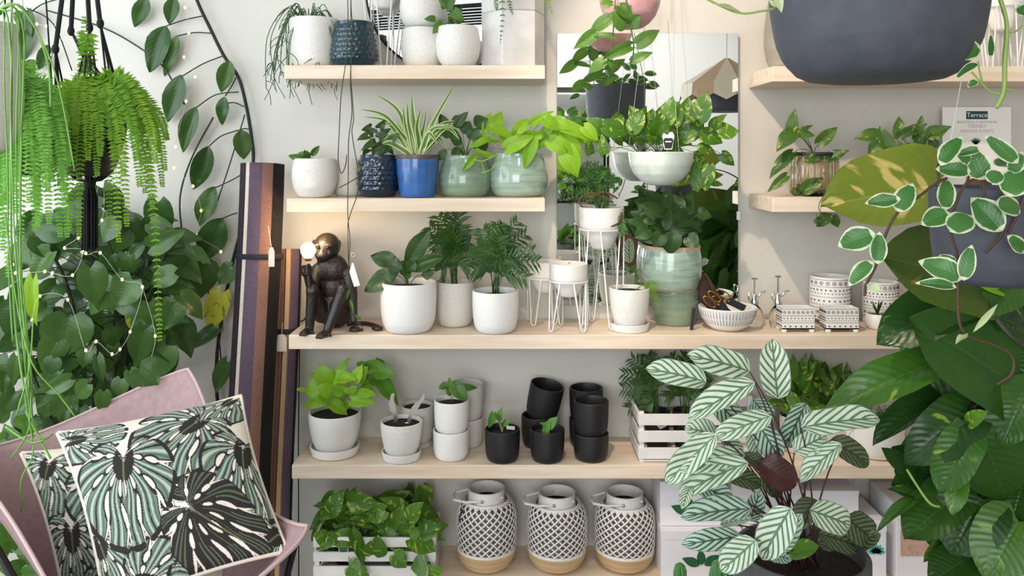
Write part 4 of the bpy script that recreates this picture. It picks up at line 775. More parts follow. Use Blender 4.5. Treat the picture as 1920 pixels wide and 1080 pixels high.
# gift boxes
def flatleaf(root, c, ang, ln, w_, m='print_green'):
    c = V3(c); pts = []
    for s in (1, -1):
        for i in range(8): tq = i / 8; pts.append((s * w_ * .5 * math.sin(PI * tq ** .8), ln * tq) if s == 1 else (-w_ * .5 * math.sin(PI * (1 - tq) ** .8), ln * (1 - tq)))
    ca, sa = math.cos(ang), math.sin(ang)
    vs = [c + V3((a * ca - b * sa, 0, a * sa + b * ca)) for a, b in pts]; return G().add(vs, [tuple(range(len(vs)))]).obj('printed_leaf', m, root, smooth=False)
def giftbox(lab, x0, x1, ztop, zbot, yf, yb, motif=None, name='gift_box'):
    xa, xb = P(x0, 0, yf).x, P(x1, 0, yf).x; t = thing(name, lab, 'box', ((xa + xb) / 2, (yf + yb) / 2, zbot), 'white boxes on the low shelf'); h = ztop - zbot
    G().box(((xa + xb) / 2, (yf + yb) / 2, zbot + h * .5), (xb - xa, yb - yf, h - .0005)).obj('carton', 'card', t, smooth=False, bevel=.0015)
    G().box(((xa + xb) / 2, (yf + yb) / 2, zbot + h * .90), (xb - xa + .002, yb - yf + .002, h * .2 - .002)).obj('lid', 'card', t, smooth=False, bevel=.0012)
    yy = yf - .0016; cx = (xa + xb) / 2
    if motif == 'leaves':
        for a, l, s in ((1.2, .066, .032), (.1, .056, .030), (-1.0, .064, .034)): flatleaf(t, (cx + {1.2: -.006, .1: 0, -1.0: .008}[a], yy, zbot + h * .30), a, l, s)
    if motif == 'teal':
        for k in range(7): flatleaf(t, (xb - .035, yy, zbot + h * .45), -1.4 + k * .45, .034, .014, 'print_teal')
    if motif == 'pink': G().box((cx, yy, zbot + h * .5), ((xb - xa) * .86, .0006, h * .36)).obj('printed_picture', 'print_pink', t, smooth=False)
    return t
z1 = Z5 + L(92, -.2); z2 = P(0, 900, -.2).z
giftbox('white box printed with green leaves at floor level beside the lanterns', 1240, 1392, z1, Z5 + .001, -.245, -.05, 'leaves'); giftbox('white box with green leaves print stacked on another beside the lanterns', 1238, 1352, z2, z1 + .001, -.215, -.05, 'leaves')
giftbox('plain white box stack top seen behind the striped plant', 1372, 1500, z2 - .005, z1 + .001, -.20, -.05, None); giftbox('white box under the plain one hidden by the striped plant', 1398, 1512, z1, Z5 + .001, -.245, -.05, None)
giftbox('lilac white box behind the dark foreground pot', 1500, 1610, P(0, 920, -.2).z, P(0, 968, -.2).z, -.20, -.05, None); giftbox('white box with teal plant drawing behind the dark foreground pot', 1520, 1662, P(0, 975, -.24).z, Z5 + .001, -.245, -.05, 'teal')
giftbox('white box with pinkish picture panel beside the big pothos', 1680, 1800, P(0, 945, -.24).z, Z5 + .001, -.245, -.05, 'pink')
# ------------------------------------------------------------------ monkey lamp
y0 = -.17; x0 = P(622, 0, y0).x
t = thing('monkey_lamp', 'dark bronze seated monkey lamp holding up a glowing bulb', 'lamp', (x0, y0, Z3)); g = G(); K = L(1, y0)
def W(px, py, dy=0): return P(px, py, y0 + dy)
def cap(a, b, ra, rb, k=7):
    a, b = V3(a), V3(b); k = max(k, int((b - a).length / (min(ra, rb) * K * .22)) + 1)
    for i in range(k + 1): s = i / k; g.ball(a.lerp(b, s), (ra + (rb - ra) * s) * K, 12, 8)
zl = lambda p: V3((p.x, p.y, max(p.z, Z3 + .006)))
g.ball(W(628, 575, .02), 36 * K, 18, 12, (1.05, .85, 1.1)); g.ball(W(624, 535, .015), 34 * K, 18, 12, (.98, .75, 1.2)); g.ball(W(622, 505, .0), 31 * K, 16, 12, (1.02, .72, .95)); g.ball(W(648, 512, .0), 14 * K); g.ball(W(598, 505, -.005), 13 * K)
g.ball(W(612, 478, -.005), 20 * K); g.ball(W(613, 462, -.012), 25.5 * K, 18, 14, (.98, 1.05, 1)); g.ball(W(607, 470, -.035), 19 * K, 14, 10, (.95, .8, .9)); g.ball(W(604, 479, -.052), 12.5 * K, 14, 10, (1.05, .9, .8)); g.ball(W(604, 473, -.058), 5 * K, 10, 8)
for sx in (-1, 1): g.ball(W(606 + sx * 10, 460, -.052), 8 * K, 10, 8, (1.1, .6, .55)); g.ball(W(606 + sx * 11, 474, -.047), 7 * K, 10, 8)
for dx, dd in ((635, .0), (589, .0)): g.ball(W(dx, 458, dd), 8 * K, 12, 8, (.6, .35, 1.15))
# raised arm with bulb, far arm propped on the shelf
cap(W(596, 505, -.01), W(585, 545, -.05), 12, 10); cap(W(585, 545, -.05), W(575, 512, -.09), 9.5, 7.5); g.ball(W(574, 508, -.092), 9.5 * K, 12, 8, (1, .9, 1))
for i in range(4): yy = 500 + i * 5; cap(W(568, yy, -.094), W(576, yy - 1, -.112), 3.0, 2.7, 4); cap(W(576, yy - 1, -.112), W(583, yy, -.1), 2.7, 2.2, 3)
cap(W(582, 508, -.09), W(579, 496, -.106), 3, 2.6, 4)
cap(W(652, 512, .0), W(660, 550, -.015), 13, 10.5); cap(W(660, 550, -.015), zl(W(663, 600, -.04)), 10, 7.5); h_ = W(665, 606, -.045); h_.z = Z3 + .007
g.ball(h_, 9.5 * K, 12, 8, (1.1, 1.1, .6))
for i in range(4): e = h_ + V3((.014 + .006 * i - .006, -.016 + .006 * i, 0)); e.z = Z3 + .0045; cap(h_ + V3((.004 * i - .004, -.004, -.002)), e, 3.2, 2.6, 4)
e = h_ + V3((-.014, -.008, -.003)); cap(h_, e, 3, 2.5, 4)
for s, kx, ky, fx in ((-1, 588, 545, 594), (1, 640, 546, 612)):
    kn = W(kx + 2 * s, ky, -.085); hip = W(618 + 14 * s, 588, -.01); f = W(fx, 607, -.115); f.z = Z3 + .0085
    if s == -1: f = W(580, 605, -.075); f.z = Z3 + .0085
    cap(hip, kn, 18, 12.5); cap(kn, f, 11.5, 8); fe = f + V3((-.010 if s < 0 else -.012, -.028, -.002)); cap(f, fe, 8.0, 6.5, 5)
    for i in range(4): a = fe + V3((-.009 + .006 * i, 0, 0)); cap(a, a + V3((-.001, -.013, -.003)), 3.3, 2.9, 4)
    cap(f + V3((.010, -.010, -.002)), f + V3((.018, -.018, -.004)), 3.3, 2.8, 4)
o = g.obj('body', 'bronze', t, auto=False); md = o.modifiers.new('remesh', 'REMESH'); md.mode = 'VOXEL'; md.voxel_size = .0024; md.use_smooth_shade = True; md = o.modifiers.new('smooth', 'SMOOTH'); md.factor = .5; md.iterations = 3
for sx in (-1, 1): G().ball(W(606 + sx * 9.0, 464.5, -.064), 2.6 * K, 10, 8).obj('eye', 'black_metal', t)
tl = [W(650, 600, .04), W(680, 600, .05), W(700, 600, .02), W(714, 604, -.03), W(708, 607, -.045), W(700, 607, -.03)]
for p in tl: p.z = Z3 + .0075
G().tube(spline(tl, 5), lambda q: .0075, 8).obj('tail', 'bronze', t)
G().tube([W(580, 535, -.105), W(578, 500, -.105)], .0055, 8).obj('torch_stick', 'bronze', t); bc = W(578, 469, -.105)
G().lathe([(.010, -.036), (.0115, -.03), (.0115, -.016), (.009, -.014)], bc, 20).obj('socket', 'brass', t)
G().lathe([(.0, .0265), (.012, .0235), (.021, .015), (.0255, .003), (.024, -.008), (.018, -.018), (.0115, -.026), (.011, -.03)], bc, 24).obj('bulb', 'bulb_glow', t)
cp = [W(585, 560, .03), W(570, 600, .05), V3((P(556, 0, -.03).x - .01, -.05, Z3 + .004)), V3((P(541, 0, YF).x - .012, -.09, Z3 - .02)), V3((P(541, 0, YF).x - .012, -.10, .5)), V3((P(541, 0, YF).x - .008, -.11, FZ + .01))]
G().tube(spline(cp, 6), .0022, 6).obj('power_cord', 'black_matte', t)
l = bpy.data.lights.new('monkey_bulb_light', 'POINT'); l.energy = 3.6; l.color = (1, .72, .42); l.shadow_soft_size = .026; lo = bpy.data.objects.new('monkey_bulb_light', l); C.objects.link(lo); lo.location = bc + V3((0, -.0, 0.05)); lo.parent = None
# ------------------------------------------------------------------ rolled rugs
def rugmat(name, stripes):
    m, nt, b = nodes(name); MATS[name] = m; uv = N(nt, 'ShaderNodeUVMap'); sp_ = N(nt, 'ShaderNodeSeparateXYZ'); nt.links.new(uv.outputs[0], sp_.inputs[0]); cr = N(nt, 'ShaderNodeValToRGB'); cr.color_ramp.interpolation = 'CONSTANT'
    el = cr.color_ramp.elements
    while len(el) > 1: el.remove(el[-1])
    for i, (p, c) in enumerate(stripes):
        e = el[0] if i == 0 else el.new(p); e.position = p; e.color = lin(c)
    nt.links.new(sp_.outputs[0], cr.inputs[0])
    wv = MA(nt, 'MULTIPLY', MA(nt, 'SINE', MA(nt, 'MULTIPLY', sp_.outputs[1], 1500.0)), MA(nt, 'SINE', MA(nt, 'MULTIPLY', sp_.outputs[0], 420.0)))
    nz = N(nt, 'ShaderNodeTexNoise'); nz.inputs['Scale'].default_value = 180; hs = N(nt, 'ShaderNodeHueSaturation'); nt.links.new(cr.outputs[0], hs.inputs['Color']); nt.links.new(MA(nt, 'ADD', .72, MA(nt, 'MULTIPLY', nz.outputs[0], .55)), hs.inputs['Value']); nt.links.new(hs.outputs[0], b.inputs['Base Color'])
    bp = N(nt, 'ShaderNodeBump'); bp.inputs['Strength'].default_value = .6; bp.inputs['Distance'].default_value = .002; nt.links.new(wv, bp.inputs['Height']); nt.links.new(bp.outputs[0], b.inputs['Normal']); b.inputs['Roughness'].default_value = .95
NV, WH, PU, BR, BL, MR, CR = (36, 32, 46), (228, 214, 196), (102, 84, 102), (146, 106, 94), (24, 20, 22), (70, 34, 48), (212, 180, 138)
rugmat('rug_wide', [(0, NV), (.117, MR), (.13, NV), (.15, WH), (.182, PU), (.278, BR), (.356, BL), (.54, PU), (.7, NV), (.8, WH), (.84, PU), (.95, NV)])
rugmat('rug_narrow', [(0, CR), (.148, BR), (.205, BL), (.215, CR), (.27, BR), (.285, PU), (.40, BL), (.55, BR), (.7, CR), (.75, BL), (.9, NV)])
def rug(lab, top, bot, rad, m, turns, ties, a0, tags, g_='rolled striped rugs'):
    top, bot = V3(top), V3(bot); t = thing('rolled_rug', lab, 'rug', bot, g_); ax = (top - bot); H = ax.length; ax.normalize(); X = V3((1, 0, 0)); X = (X - ax * X.dot(ax)).normalized(); Yv = ax.cross(X); th = .011
    sec = []; nt_ = 150
    for i in range(nt_ + 1):
        s = i / nt_; a = a0 + 2 * PI * turns * s; r = rad - th * (turns * s) * .95; sec.append((a, max(r, .004)))
    vs = []; uv = []; fs = []; rows = 30
    for j in range(rows + 1):
        v = j / rows; lean = .006 * math.sin(v * 5 + a0)
        for i, (a, r) in enumerate(sec):
            sq = 1.0
            vs.append(bot + ax * (H * v) + X * (r * sq * math.cos(a) + lean) + Yv * (r * math.sin(a))); uv.append(((i / nt_ * turns) % 1.0 if i < nt_ else .99, v))
    n1 = nt_ + 1
    for j in range(rows):
        for i in range(nt_): fs.append((j * n1 + i, j * n1 + i + 1, (j + 1) * n1 + i + 1, (j + 1) * n1 + i))
    o = G().add(vs, fs, uv).obj('rug', m, t, solid=.007)
    for v in ties:
        g2 = G(); cc = bot + ax * (H * v) + X * (.006 * math.sin(v * 5 + a0))
        for j in range(2):
            pass
        ring = [(rad + .0048), (rad + .0065), (rad + .0065), (rad + .0048)]; zz = [-.009, -.006, .006, .009]; vs = []; fs = []
        for k in range(40):
            a = 2 * PI * k / 40
            for rr, z_ in zip(ring, zz): vs.append(cc + ax * z_ + X * rr * math.cos(a) + Yv * rr * math.sin(a))
        for k in range(40):
            for i in range(3): fs.append((k * 4 + i, ((k + 1) % 40) * 4 + i, ((k + 1) % 40) * 4 + i + 1, k * 4 + i + 1))
        G().add(vs, fs).obj('tie_band', 'navy_cloth', t)
    for (a, b, w_, h_) in tags:
        a, b = V3(a), V3(b); G().tube([a, b + V3((0, 0, h_ * .45))], .0009, 4).obj('tag_string', 'cord', t)
        G().add([b + V3(v) for v in ((-w_ / 2, 0, -h_ / 2), (w_ / 2, 0, -h_ / 2), (w_ / 2, 0, h_ * .3), (w_ * .25, 0, h_ / 2), (-w_ * .25, 0, h_ / 2), (-w_ / 2, 0, h_ * .3))], [(0, 1, 2, 3, 4, 5)]).obj('price_tag', 'tag_paper', t, smooth=False, solid=.001)
    return t
rb = P(459, 1150, -.30); rb.z = FZ + .001
rug('tall rolled rug with purple, mauve and white stripes leaning on the wall', P(491, 308, -.15), rb, L(78, -.11) / 2, 'rug_wide', 2.6, [.795], PI * 1.02, [(P(503, 424, -.272), P(509, 482, -.275), L(11, -.27), L(36, -.27))])
rb = P(522, 1150, -.24); rb.z = FZ + .001
rug('shorter rolled rug with cream and brown stripes beside the tall one', P(541, 467, -.066), rb, L(45, -.07) / 2, 'rug_narrow', 1.9, [.77], PI * 1.05, [(P(530, 605, -.165), P(528, 643, -.17), L(19, -.16), L(32, -.16))])
# ------------------------------------------------------------------ hanging pots in front of the mirror
def hanger(root, c, r, ztop, m='cord', n=3, rr=.0009, a0=.4, apex=None):
    ap = V3(apex) if apex else V3((c.x, c.y, ztop - .25))
    for k in range(n):
        a = a0 + 2 * PI * k / n; G().tube([V3((c.x + r * math.cos(a), c.y + r * math.sin(a), c.z)), ap], rr, 5).obj('cord', m, root, auto=False)
    G().tube([ap, V3((ap.x, ap.y, ztop))], rr * 1.3, 5).obj('cord', m, root, auto=False)
y = -.32; x = P(1181, 0, y).x; zb = P(0, 53, y).z; r = L(118, y) / 2; h = r * 1.15
t = thing('hanging_planter', 'pink marbled bowl planter hanging at the top before the mirror', 'hanging planter', (x, y, zb)); body(t, (x, y, zb), r, h, 'bowl', 'pink_marble'); c = V3((x, y, zb + h * .9)); soil(t, c, r * .9, 0); hanger(t, V3((x, y, zb + h)), r, CE)
q = lambda a: [1020 + a[0] / 1.8, a[1] / 1.8, 1020 + a[2] / 1.8, a[3] / 1.8, a[4] / 1.8]
st = P(1172, -12, y - r - .01); o1 = [V3((x - .02, y - .03, c.z)), st, P(1180, 40, y - .10), P(1188, 80, y - .09), P(1186, 120, y - .09)]; vine(t, o1, .0026, 'stem_green'); vine(t, [V3((x - .03, y - .03, c.z)), P(1155, -8, y - r - .005), P(1150, 60, y - .09), P(1148, 115, y - .09)], .002, 'stem_green')
for a in [(222, 60, 148, 108, 48), (170, 112, 106, 160, 44), (290, 158, 198, 198, 44), (206, 205, 146, 240, 44), (315, 148, 390, 96, 52), (300, 205, 364, 174, 36), (175, 118, 250, 122, 24), (275, 82, 238, 38, 75), (292, 80, 322, 50, 55), (200, 18, 235, 2, 34), (255, 20, 300, 60, 50), (240, 230, 220, 200, 30)]: leafpx(t, 'heart', 'lf_mid', *q(a), y - .105, org=P(1184 if a[0] > 225 else 1150, min(a[1] / 1.8, 118), y - .092), sr=.0012, sag=.004)
y = -.245; x = P(1239, 0, y).x; zb = P(0, 347, y).z; r = L(122, y) / 2; h = P(0, 286, y).z - zb
t = thing('hanging_planter', 'mint white marbled bowl with golden pothos hanging before the mirror', 'hanging planter', (x, y, zb)); body(t, (x, y, zb), r, h, 'bowl', 'mint_marble'); c = V3((x, y, zb + h * .92)); soil(t, c, r * .93, 0); hanger(t, V3((x, y, zb + h)), r, CE, a0=.9, apex=(x + .0, y, 2.35))
for a in [(520, 402, 545, 306, 74), (475, 405, 492, 328, 58), (415, 410, 428, 325, 62), (205, 425, 288, 448, 66), (210, 440, 148, 400, 58), (568, 432, 612, 383, 42), (592, 450, 660, 436, 70), (535, 455, 608, 475, 66), (525, 500, 582, 505, 42), (530, 632, 508, 528, 66), (480, 595, 392, 602, 42), (565, 618, 606, 618, 26), (322, 420, 296, 352, 56), (352, 452, 366, 366, 66), (385, 452, 396, 380, 66), (455, 445, 478, 395, 54), (250, 395, 236, 470, 46), (205, 520, 196, 455, 40), (300, 440, 330, 360, 60), (440, 420, 450, 340, 60), (500, 440, 540, 400, 60), (330, 470, 270, 400, 60), (420, 470, 400, 400, 60), (470, 470, 520, 440, 50), (380, 470, 350, 410, 60), (560, 560, 550, 640, 46), (600, 520, 640, 560, 40)]:
    leafpx(t, 'heart', 'lf_golden', *q(a), y - R.uniform(-.03, .08), org=c, sr=.0014)
plant_tag(t, P(1253, 264, y - .06), L(22, y), L(32, y), front='print_black')
# ------------------------------------------------------------------ right hand shelves
t, c, r_ = potted('concrete_pot', 'weathered concrete pot half hidden by the big slate planter', 'pot', 1490, 112, -20, 124, -.13, ZR1, 'belly', 'concrete', dirt=False)
t, c, r_ = stand('wire_plant_stand', 'white bowl on wire legs at the top right shelf', 1880, 84, -30, -.13, ZR1, 88, legs=4, a0=.4, spread=.8)
for k, (px, lab) in enumerate(((1525, 'ribbed glass jar with golden pothos, left of two on right shelf'), (1708, 'ribbed glass jar with golden pothos standing before the paper sign'))):
    y = -.15; x = P(px, 0, y).x; r = L(90, y) / 2; h = L(78, y); t = thing('glass_jar_plant', lab, 'potted plant', (x, y, ZR2), 'glass jar plants')
    fn = lambda an, i, z: 1 + .022 * math.cos(an * 26)
    G().lathe([(0, 0), (r * .8, 0), (r * .9, .008), (r, .03), (r, h * .8), (r * .93, h * .92), (r * .95, h), (r * .9, h), (r * .88, h * .92), (r * .95, h * .8), (r * .95, .03), (r * .85, .012), (0, .010)], (x, y, ZR2), 156, fn=fn, cap=False).obj('jar', 'glass_amber', t, auto=False)
    body(t, (x, y, ZR2 + .03), r * .74, h * .95 - .03, 'taper', 'bare_clay', name='inner_pot', wall=.003); G().lathe([(r * .96, h * .965), (r * .99, h * .98), (r * .97, h + .006), (r * .7, h + .006), (r * .7, h * .96)], (x, y, ZR2), 40, cap=False).obj('pot_rim', 'black_matte', t); c = V3((x, y, ZR2 + h)); soil(t, c, r * .72, 0)
    z_ = lambda a: [1380 + a[0] / 2.572, a[1] / 2.572, 1380 + a[2] / 2.572, a[3] / 2.572, a[4] / 2.572]
    LS = [[(268, 640, 280, 532, 62), (275, 640, 195, 705, 84), (300, 640, 382, 655, 44), (400, 690, 490, 610, 62), (450, 770, 540, 718, 62), (270, 740, 160, 835, 66), (240, 850, 155, 925, 48), (340, 770, 440, 755, 44), (330, 920, 420, 852, 70), (290, 905, 345, 978, 66), (345, 995, 400, 950, 40), (460, 880, 480, 910, 30), (390, 1080, 455, 1050, 55), (440, 1030, 425, 1090, 60), (320, 630, 372, 600, 26), (470, 1040, 490, 1100, 50)],
          [(690, 650, 582, 655, 74), (690, 690, 640, 740, 66), (730, 730, 700, 610, 88), (790, 660, 790, 560, 62), (800, 650, 930, 592, 48), (870, 650, 920, 700, 66), (925, 660, 1035, 602, 74), (950, 680, 955, 728, 52), (720, 790, 645, 820, 60), (830, 790, 920, 800, 60), (880, 830, 780, 850, 62), (720, 830, 760, 866, 60), (850, 870, 960, 860, 50), (780, 700, 810, 740, 40), (700, 850, 640, 866, 40), (880, 640, 900, 560, 40)]][k]
    for a in LS: leafpx(t, 'heart', 'lf_jar', *z_(a), y - R.uniform(.02, .09), org=c + V3((0, 0, .0)), sr=.0013)
    if k == 0: vine(t, [c, P(1545, 292, y - .08), P(1556, 345, y - .1), P(1535, 385, y - .135), P(1546, 412, y - .135)], .0016, 'stem_green')
plant_tag(t, P(1707, 272, -.13), L(18, y), L(28, y), front='tag_green')
# paper sign
y = -.06; xa, xb = P(1767, 0, y).x, P(1895, 0, y).x; zt = P(0, 201, y).z; cx = (xa + xb) / 2; W_ = xb - xa; H = zt - ZR2
t = thing('paper_sign', 'white printed sign reading Terrace standing on right shelf', 'sign', (cx, y, ZR2))
G().box((cx, y, ZR2 + H / 2), (W_, .004, H)).obj('board', 'paper', t, smooth=False)
def text(root, s, c, size, m, name='lettering'):
    cu = bpy.data.curves.new('lettering', 'FONT'); cu.body = s; cu.size = size; cu.align_x = 'CENTER'; cu.align_y = 'CENTER'; o = bpy.data.objects.new('tmp', cu); C.objects.link(o)
    me = bpy.data.meshes.new_from_object(o.evaluated_get(bpy.context.evaluated_depsgraph_get())); bpy.data.objects.remove(o); me.materials.clear(); me.materials.append(MATS[m])
    oo = put(name, me, root); oo.rotation_euler = (PI / 2, 0, 0); oo.location = V3(c) - ORG[root]; return oo
yy = y - .0026
lg = G().box((cx, yy, P(0, 216, y).z), (L(40, y), .0012, L(15, y))).obj('logo_panel', 'print_dark', t, smooth=False); text(t, 'Terrace', (cx, yy - .001, P(0, 216, y).z), L(12, y), 'paper')
text(t, 'BEAUTIFULLY GROWN IN', (cx, yy, P(0, 229, y).z), L(6.4, y), 'print_grey'); text(t, 'TRENDY', (cx, yy, P(0, 237, y).z), L(9.5, y), 'print_rose'); text(t, 'INDOOR PLANTS', (cx, yy, P(0, 246, y).z), L(8, y), 'print_rose')
for k in range(5): flatleaf(t, (cx - .004, yy, P(0, 271, y).z), -.8 + .4 * k, L(14, y), L(4, y), 'print_green')
# ------------------------------------------------------------------ big slate planter near the camera, top right
y = CY + 1.32; x = P(1641, 0, y).x; zb = P(0, 152, y).z; r = L(392, y) / 2; h = .27
t = thing('hanging_planter', 'large slate grey planter with rounded base hanging close at the top', 'hanging planter', (x, y, zb)); body(t, (x, y, zb), r, h, 'planter', 'slate', n=72, wall=.008)
c = V3((x, y, zb + h * .9)); soil(t, c, r * .95, 0); hanger(t, V3((x, y, zb + h)), r, CE, m='black_rope', rr=.002, apex=(x, y, 2.7))
G().box((x + .005, y - r * .48, zb + .0012), (.018, .010, .0012)).obj('maker_mark', 'print_grey', t, smooth=False)
fillpx(t, 'ovate', 'lf_hoya', 1640, -160, 210, 70, 40, 70, y - .15, y + .15, org=c, seed=77, asp=.6)
vs = [c + V3((-.1, -.05, 0)), P(1490, -70, y - .04), P(1462, 6, y - .09), P(1420, 22, y - .10), P(1385, 24, y - .10), P(1345, 8, y - .10), P(1318, -6, y - .10)]; vine(t, vs, .0018, 'stem_pale')
for a in [(1452, -25, 1466, 22, 18), (1440, 0, 1462, 14, 10), (1386, 22, 1340, 6, 8)]: leafpx(t, 'lance', 'lf_hoyapale', *a, y - .1)
vs = [c + V3((.12, -.05, 0)), P(1850, -70, y - .05), P(1876, 0, y - .09), P(1888, 50, y - .09), P(1884, 110, y - .09), P(1882, 170, y - .09), P(1868, 202, y - .09)]; vine(t, vs, .0034, 'stem_pale')
for p in ([(1888, 58), (1902, 60), (1918, 48)], [(1880, 178), (1858, 172), (1840, 155), (1822, 135)], [(1842, 155), (1836, 130), (1834, 115)], [(1882, 165), (1895, 168), (1898, 170)]): vine(t, [P(a, b, y - .09) for a, b in p], .0014, 'stem_pale')
for a in [(1822, 112, 1816, 76, 36), (1834, 118, 1800, 132, 16), (1832, 150, 1816, 162, 16), (1858, 108, 1858, 66, 12), (1915, 30, 1925, 8, 30)]: leafpx(t, 'ovate', 'lf_hoya', *a, y - .095, roll=.1)
# ------------------------------------------------------------------ hanging hoya in the foreground
y = CY + 1.5; x = P(1862, 0, y).x; zb = P(0, 530, y).z; r = L(218, y) / 2; h = P(0, 352, y).z - zb
t = thing('hanging_hoya', 'dark slate pot of cream edged hoya hanging at the right foreground', 'hanging plant', (x, y, zb)); body(t, (x, y, zb), r, h, 'hoyapot', 'slate', n=64); c = V3((x, y, zb + h * .93)); soil(t, c, r * .94, 0)
G().tube([P(1775, 352, y), P(1783, 262, y), P(1808, 120, y), P(1860, -140, y), V3((x, y, CE))], .0007, 5).obj('cord', 'cord', t); G().tube([V3((x + r, y, zb + h)), V3((x, y, CE - .3))], .0007, 5).obj('cord', 'cord', t)
z_ = lambda a: [1520 + a[0] / 2.3475, 180 + a[1] / 2.3475, 1520 + a[2] / 2.3475, 180 + a[3] / 2.3475, a[4] / 2.3475]
HO = [(572, 305, 662, 168, 84), (705, 330, 556, 318, 84), (762, 368, 700, 232, 112), (592, 505, 596, 352, 78), (395, 455, 240, 470, 70), (385, 510, 440, 380, 96), (612, 512, 490, 560, 108), (612, 596, 716, 500, 120), (842, 594, 706, 448, 134), (915, 295, 768, 172, 74), (862, 440, 945, 300, 130), (812, 465, 950, 505, 92), (775, 372, 850, 335, 84), (282, 605, 120, 662, 114), (296, 740, 302, 596, 76), (274, 728, 166, 824, 74), (672, 800, 500, 722, 112), (672, 812, 704, 655, 76), (642, 842, 476, 812, 54), (645, 745, 568, 700, 54), (868, 615, 950, 695, 66), (748, 232, 638, 256, 50), (800, 300, 900, 290, 60), (880, 340, 930, 250, 70), (700, 300, 640, 230, 60)]
for i, a in enumerate(HO): leafpx(t, 'ovate', 'lf_hoya', *z_(a), y - r - .012 - R.uniform(0, .05), roll=R.uniform(-.2, .2), dy=R.uniform(-.02, .02))
for a in [(245, 828, 306, 858, 48), (715, 1040, 812, 928, 26), (692, 1046, 640, 1085, 30)]: leafpx(t, 'lance', 'lf_hoyapale', *z_(a), y - r - .02)
for pts in ([(760, 362), (690, 380), (640, 470), (615, 590), (645, 700), (648, 850), (655, 1000), (700, 1060), (790, 1090), (870, 1130), (895, 1180), (880, 1230), (820, 1270)], [(600, 362), (550, 385), (480, 440), (385, 510), (330, 610), (290, 740), (245, 830), (238, 880)], [(842, 580), (842, 610), (800, 660), (770, 690)], [(690, 370), (720, 300), (780, 290)], [(765, 440), (760, 380), (740, 350)], [(560, 300), (565, 370), (600, 362)], [(870, 600), (930, 480), (945, 400)]):
    vine(t, [P(1520 + a / 2.3475, 180 + b / 2.3475, y - r - .008) for a, b in pts], .0024, 'stem_brown')
# ------------------------------------------------------------------ big climbing pothos at right
y = CY + 1.9
t = thing('climbing_pothos', 'huge dark leaved golden pothos climbing a pole at the right edge', 'plant', (P(1850, 0, y + .1).x, y + .1, FZ)); px0 = P(1850, 0, y + .1).x
body(t, (px0, y + .1, FZ), .16, .26, 'taper', 'dark_pot'); soil(t, (px0, y + .1, FZ + .23), .14, 0)
G().tube([(px0, y + .1, FZ + .2), (px0 + .01, y + .1, 1.0), (px0 - .02, y + .1, P(0, 340, y).z)], .028, 12).obj('moss_pole', 'twig', t)
def pole(z): return V3((px0, y + .09, z))
z8 = lambda a: [1520 + a[0] / 2.0775, 560 + a[1] / 2.0775, 1520 + a[2] / 2.0775, 560 + a[3] / 2.0775, a[4] / 2.0775]
BIG = [(z_((560, 395, 64, 462, 385)), 'lf_pothos_sunlit', 0, .12), (z_((770, 830, 325, 690, 410)), 'lf_pothos_sunlit2', -.01, .1), (z_((660, 900, 318, 1030, 270)), 'lf_bigpothos', .0, .25), (z_((905, 840, 725, 935, 170)), 'lf_bigpothos', -.03, 0), (z_((900, 880, 786, 825, 60)), 'lf_lime', -.02, 0),
 (z8((460, 262, 56, 395, 170)), 'lf_bigpothos2', .02, .2), (z8((505, 395, 238, 525, 120)), 'lf_bigpothos', .03, .5), (z8((790, 330, 420, 85, 370)), 'lf_bigpothos', -.05, 0), (z8((610, 440, 402, 625, 200)), 'lf_bigpothos', -.06, -.2), (z8((615, 545, 500, 752, 165)), 'lf_bigpothos2', -.09, .1), (z8((650, 500, 800, 810, 280)), 'lf_bigpothos', -.08, 0), (z8((850, 350, 740, 545, 190)), 'lf_bigpothos', -.1, .2),
 (z8((570, 770, 366, 925, 200)), 'lf_bigpothos', -.02, .2), (z8((660, 780, 560, 990, 260)), 'lf_bigpothos', -.05, 0), (z8((810, 870, 690, 1090, 240)), 'lf_bigpothos2', -.1, 0), (z8((620, 1010, 470, 1100, 160)), 'lf_bigpothos', -.03, 0), (z8((410, 780, 262, 862, 48)), 'lf_bigpothos2', .0, .3), (z8((400, 690, 318, 600, 80)), 'lf_bigpothos', .02, 0), (z8((490, 790, 315, 735, 60)), 'lf_bigpothos', .03, .2), (z8((575, 705, 556, 825, 84)), 'lf_golden', -.1, 0), (z8((700, 180, 800, 330, 180)), 'lf_bigpothos', -.02, .3), (z8((830, 100, 700, 60, 160)), 'lf_bigpothos', -.03, .3), (z8((620, 480, 670, 440, 60)), 'lf_golden', -.11, 0), (z8((500, 960, 445, 1020, 40)), 'lf_golden', .02, 0), (z8((840, 700, 780, 860, 180)), 'lf_bigpothos', -.04, .3), (z8((760, 20, 640, 30, 120)), 'lf_bigpothos', .02, .2), (z8((480, 720, 380, 600, 160)), 'lf_bigpothos', .04, .2), (z8((520, 700, 350, 700, 140)), 'lf_bigpothos', .05, .2), (z8((800, 640, 880, 760, 180)), 'lf_bigpothos', -.02, 0)]
for a, m_, dy, roll in BIG:
    b_ = P(a[0], a[1], y + dy); leafpx(t, 'cord', m_, *a, y + dy, dy=-.04, roll=roll, org=pole(b_.z - .10), sr=.004, sag=.05, sm='stem_dark')
fillpx(t, 'cord', 'lf_bigpothos', 1830, 760, 120, 330, 46, 120, y + .0, y + .14, seed=8, asp=.75, droop=.8, opx=(1850, 700))
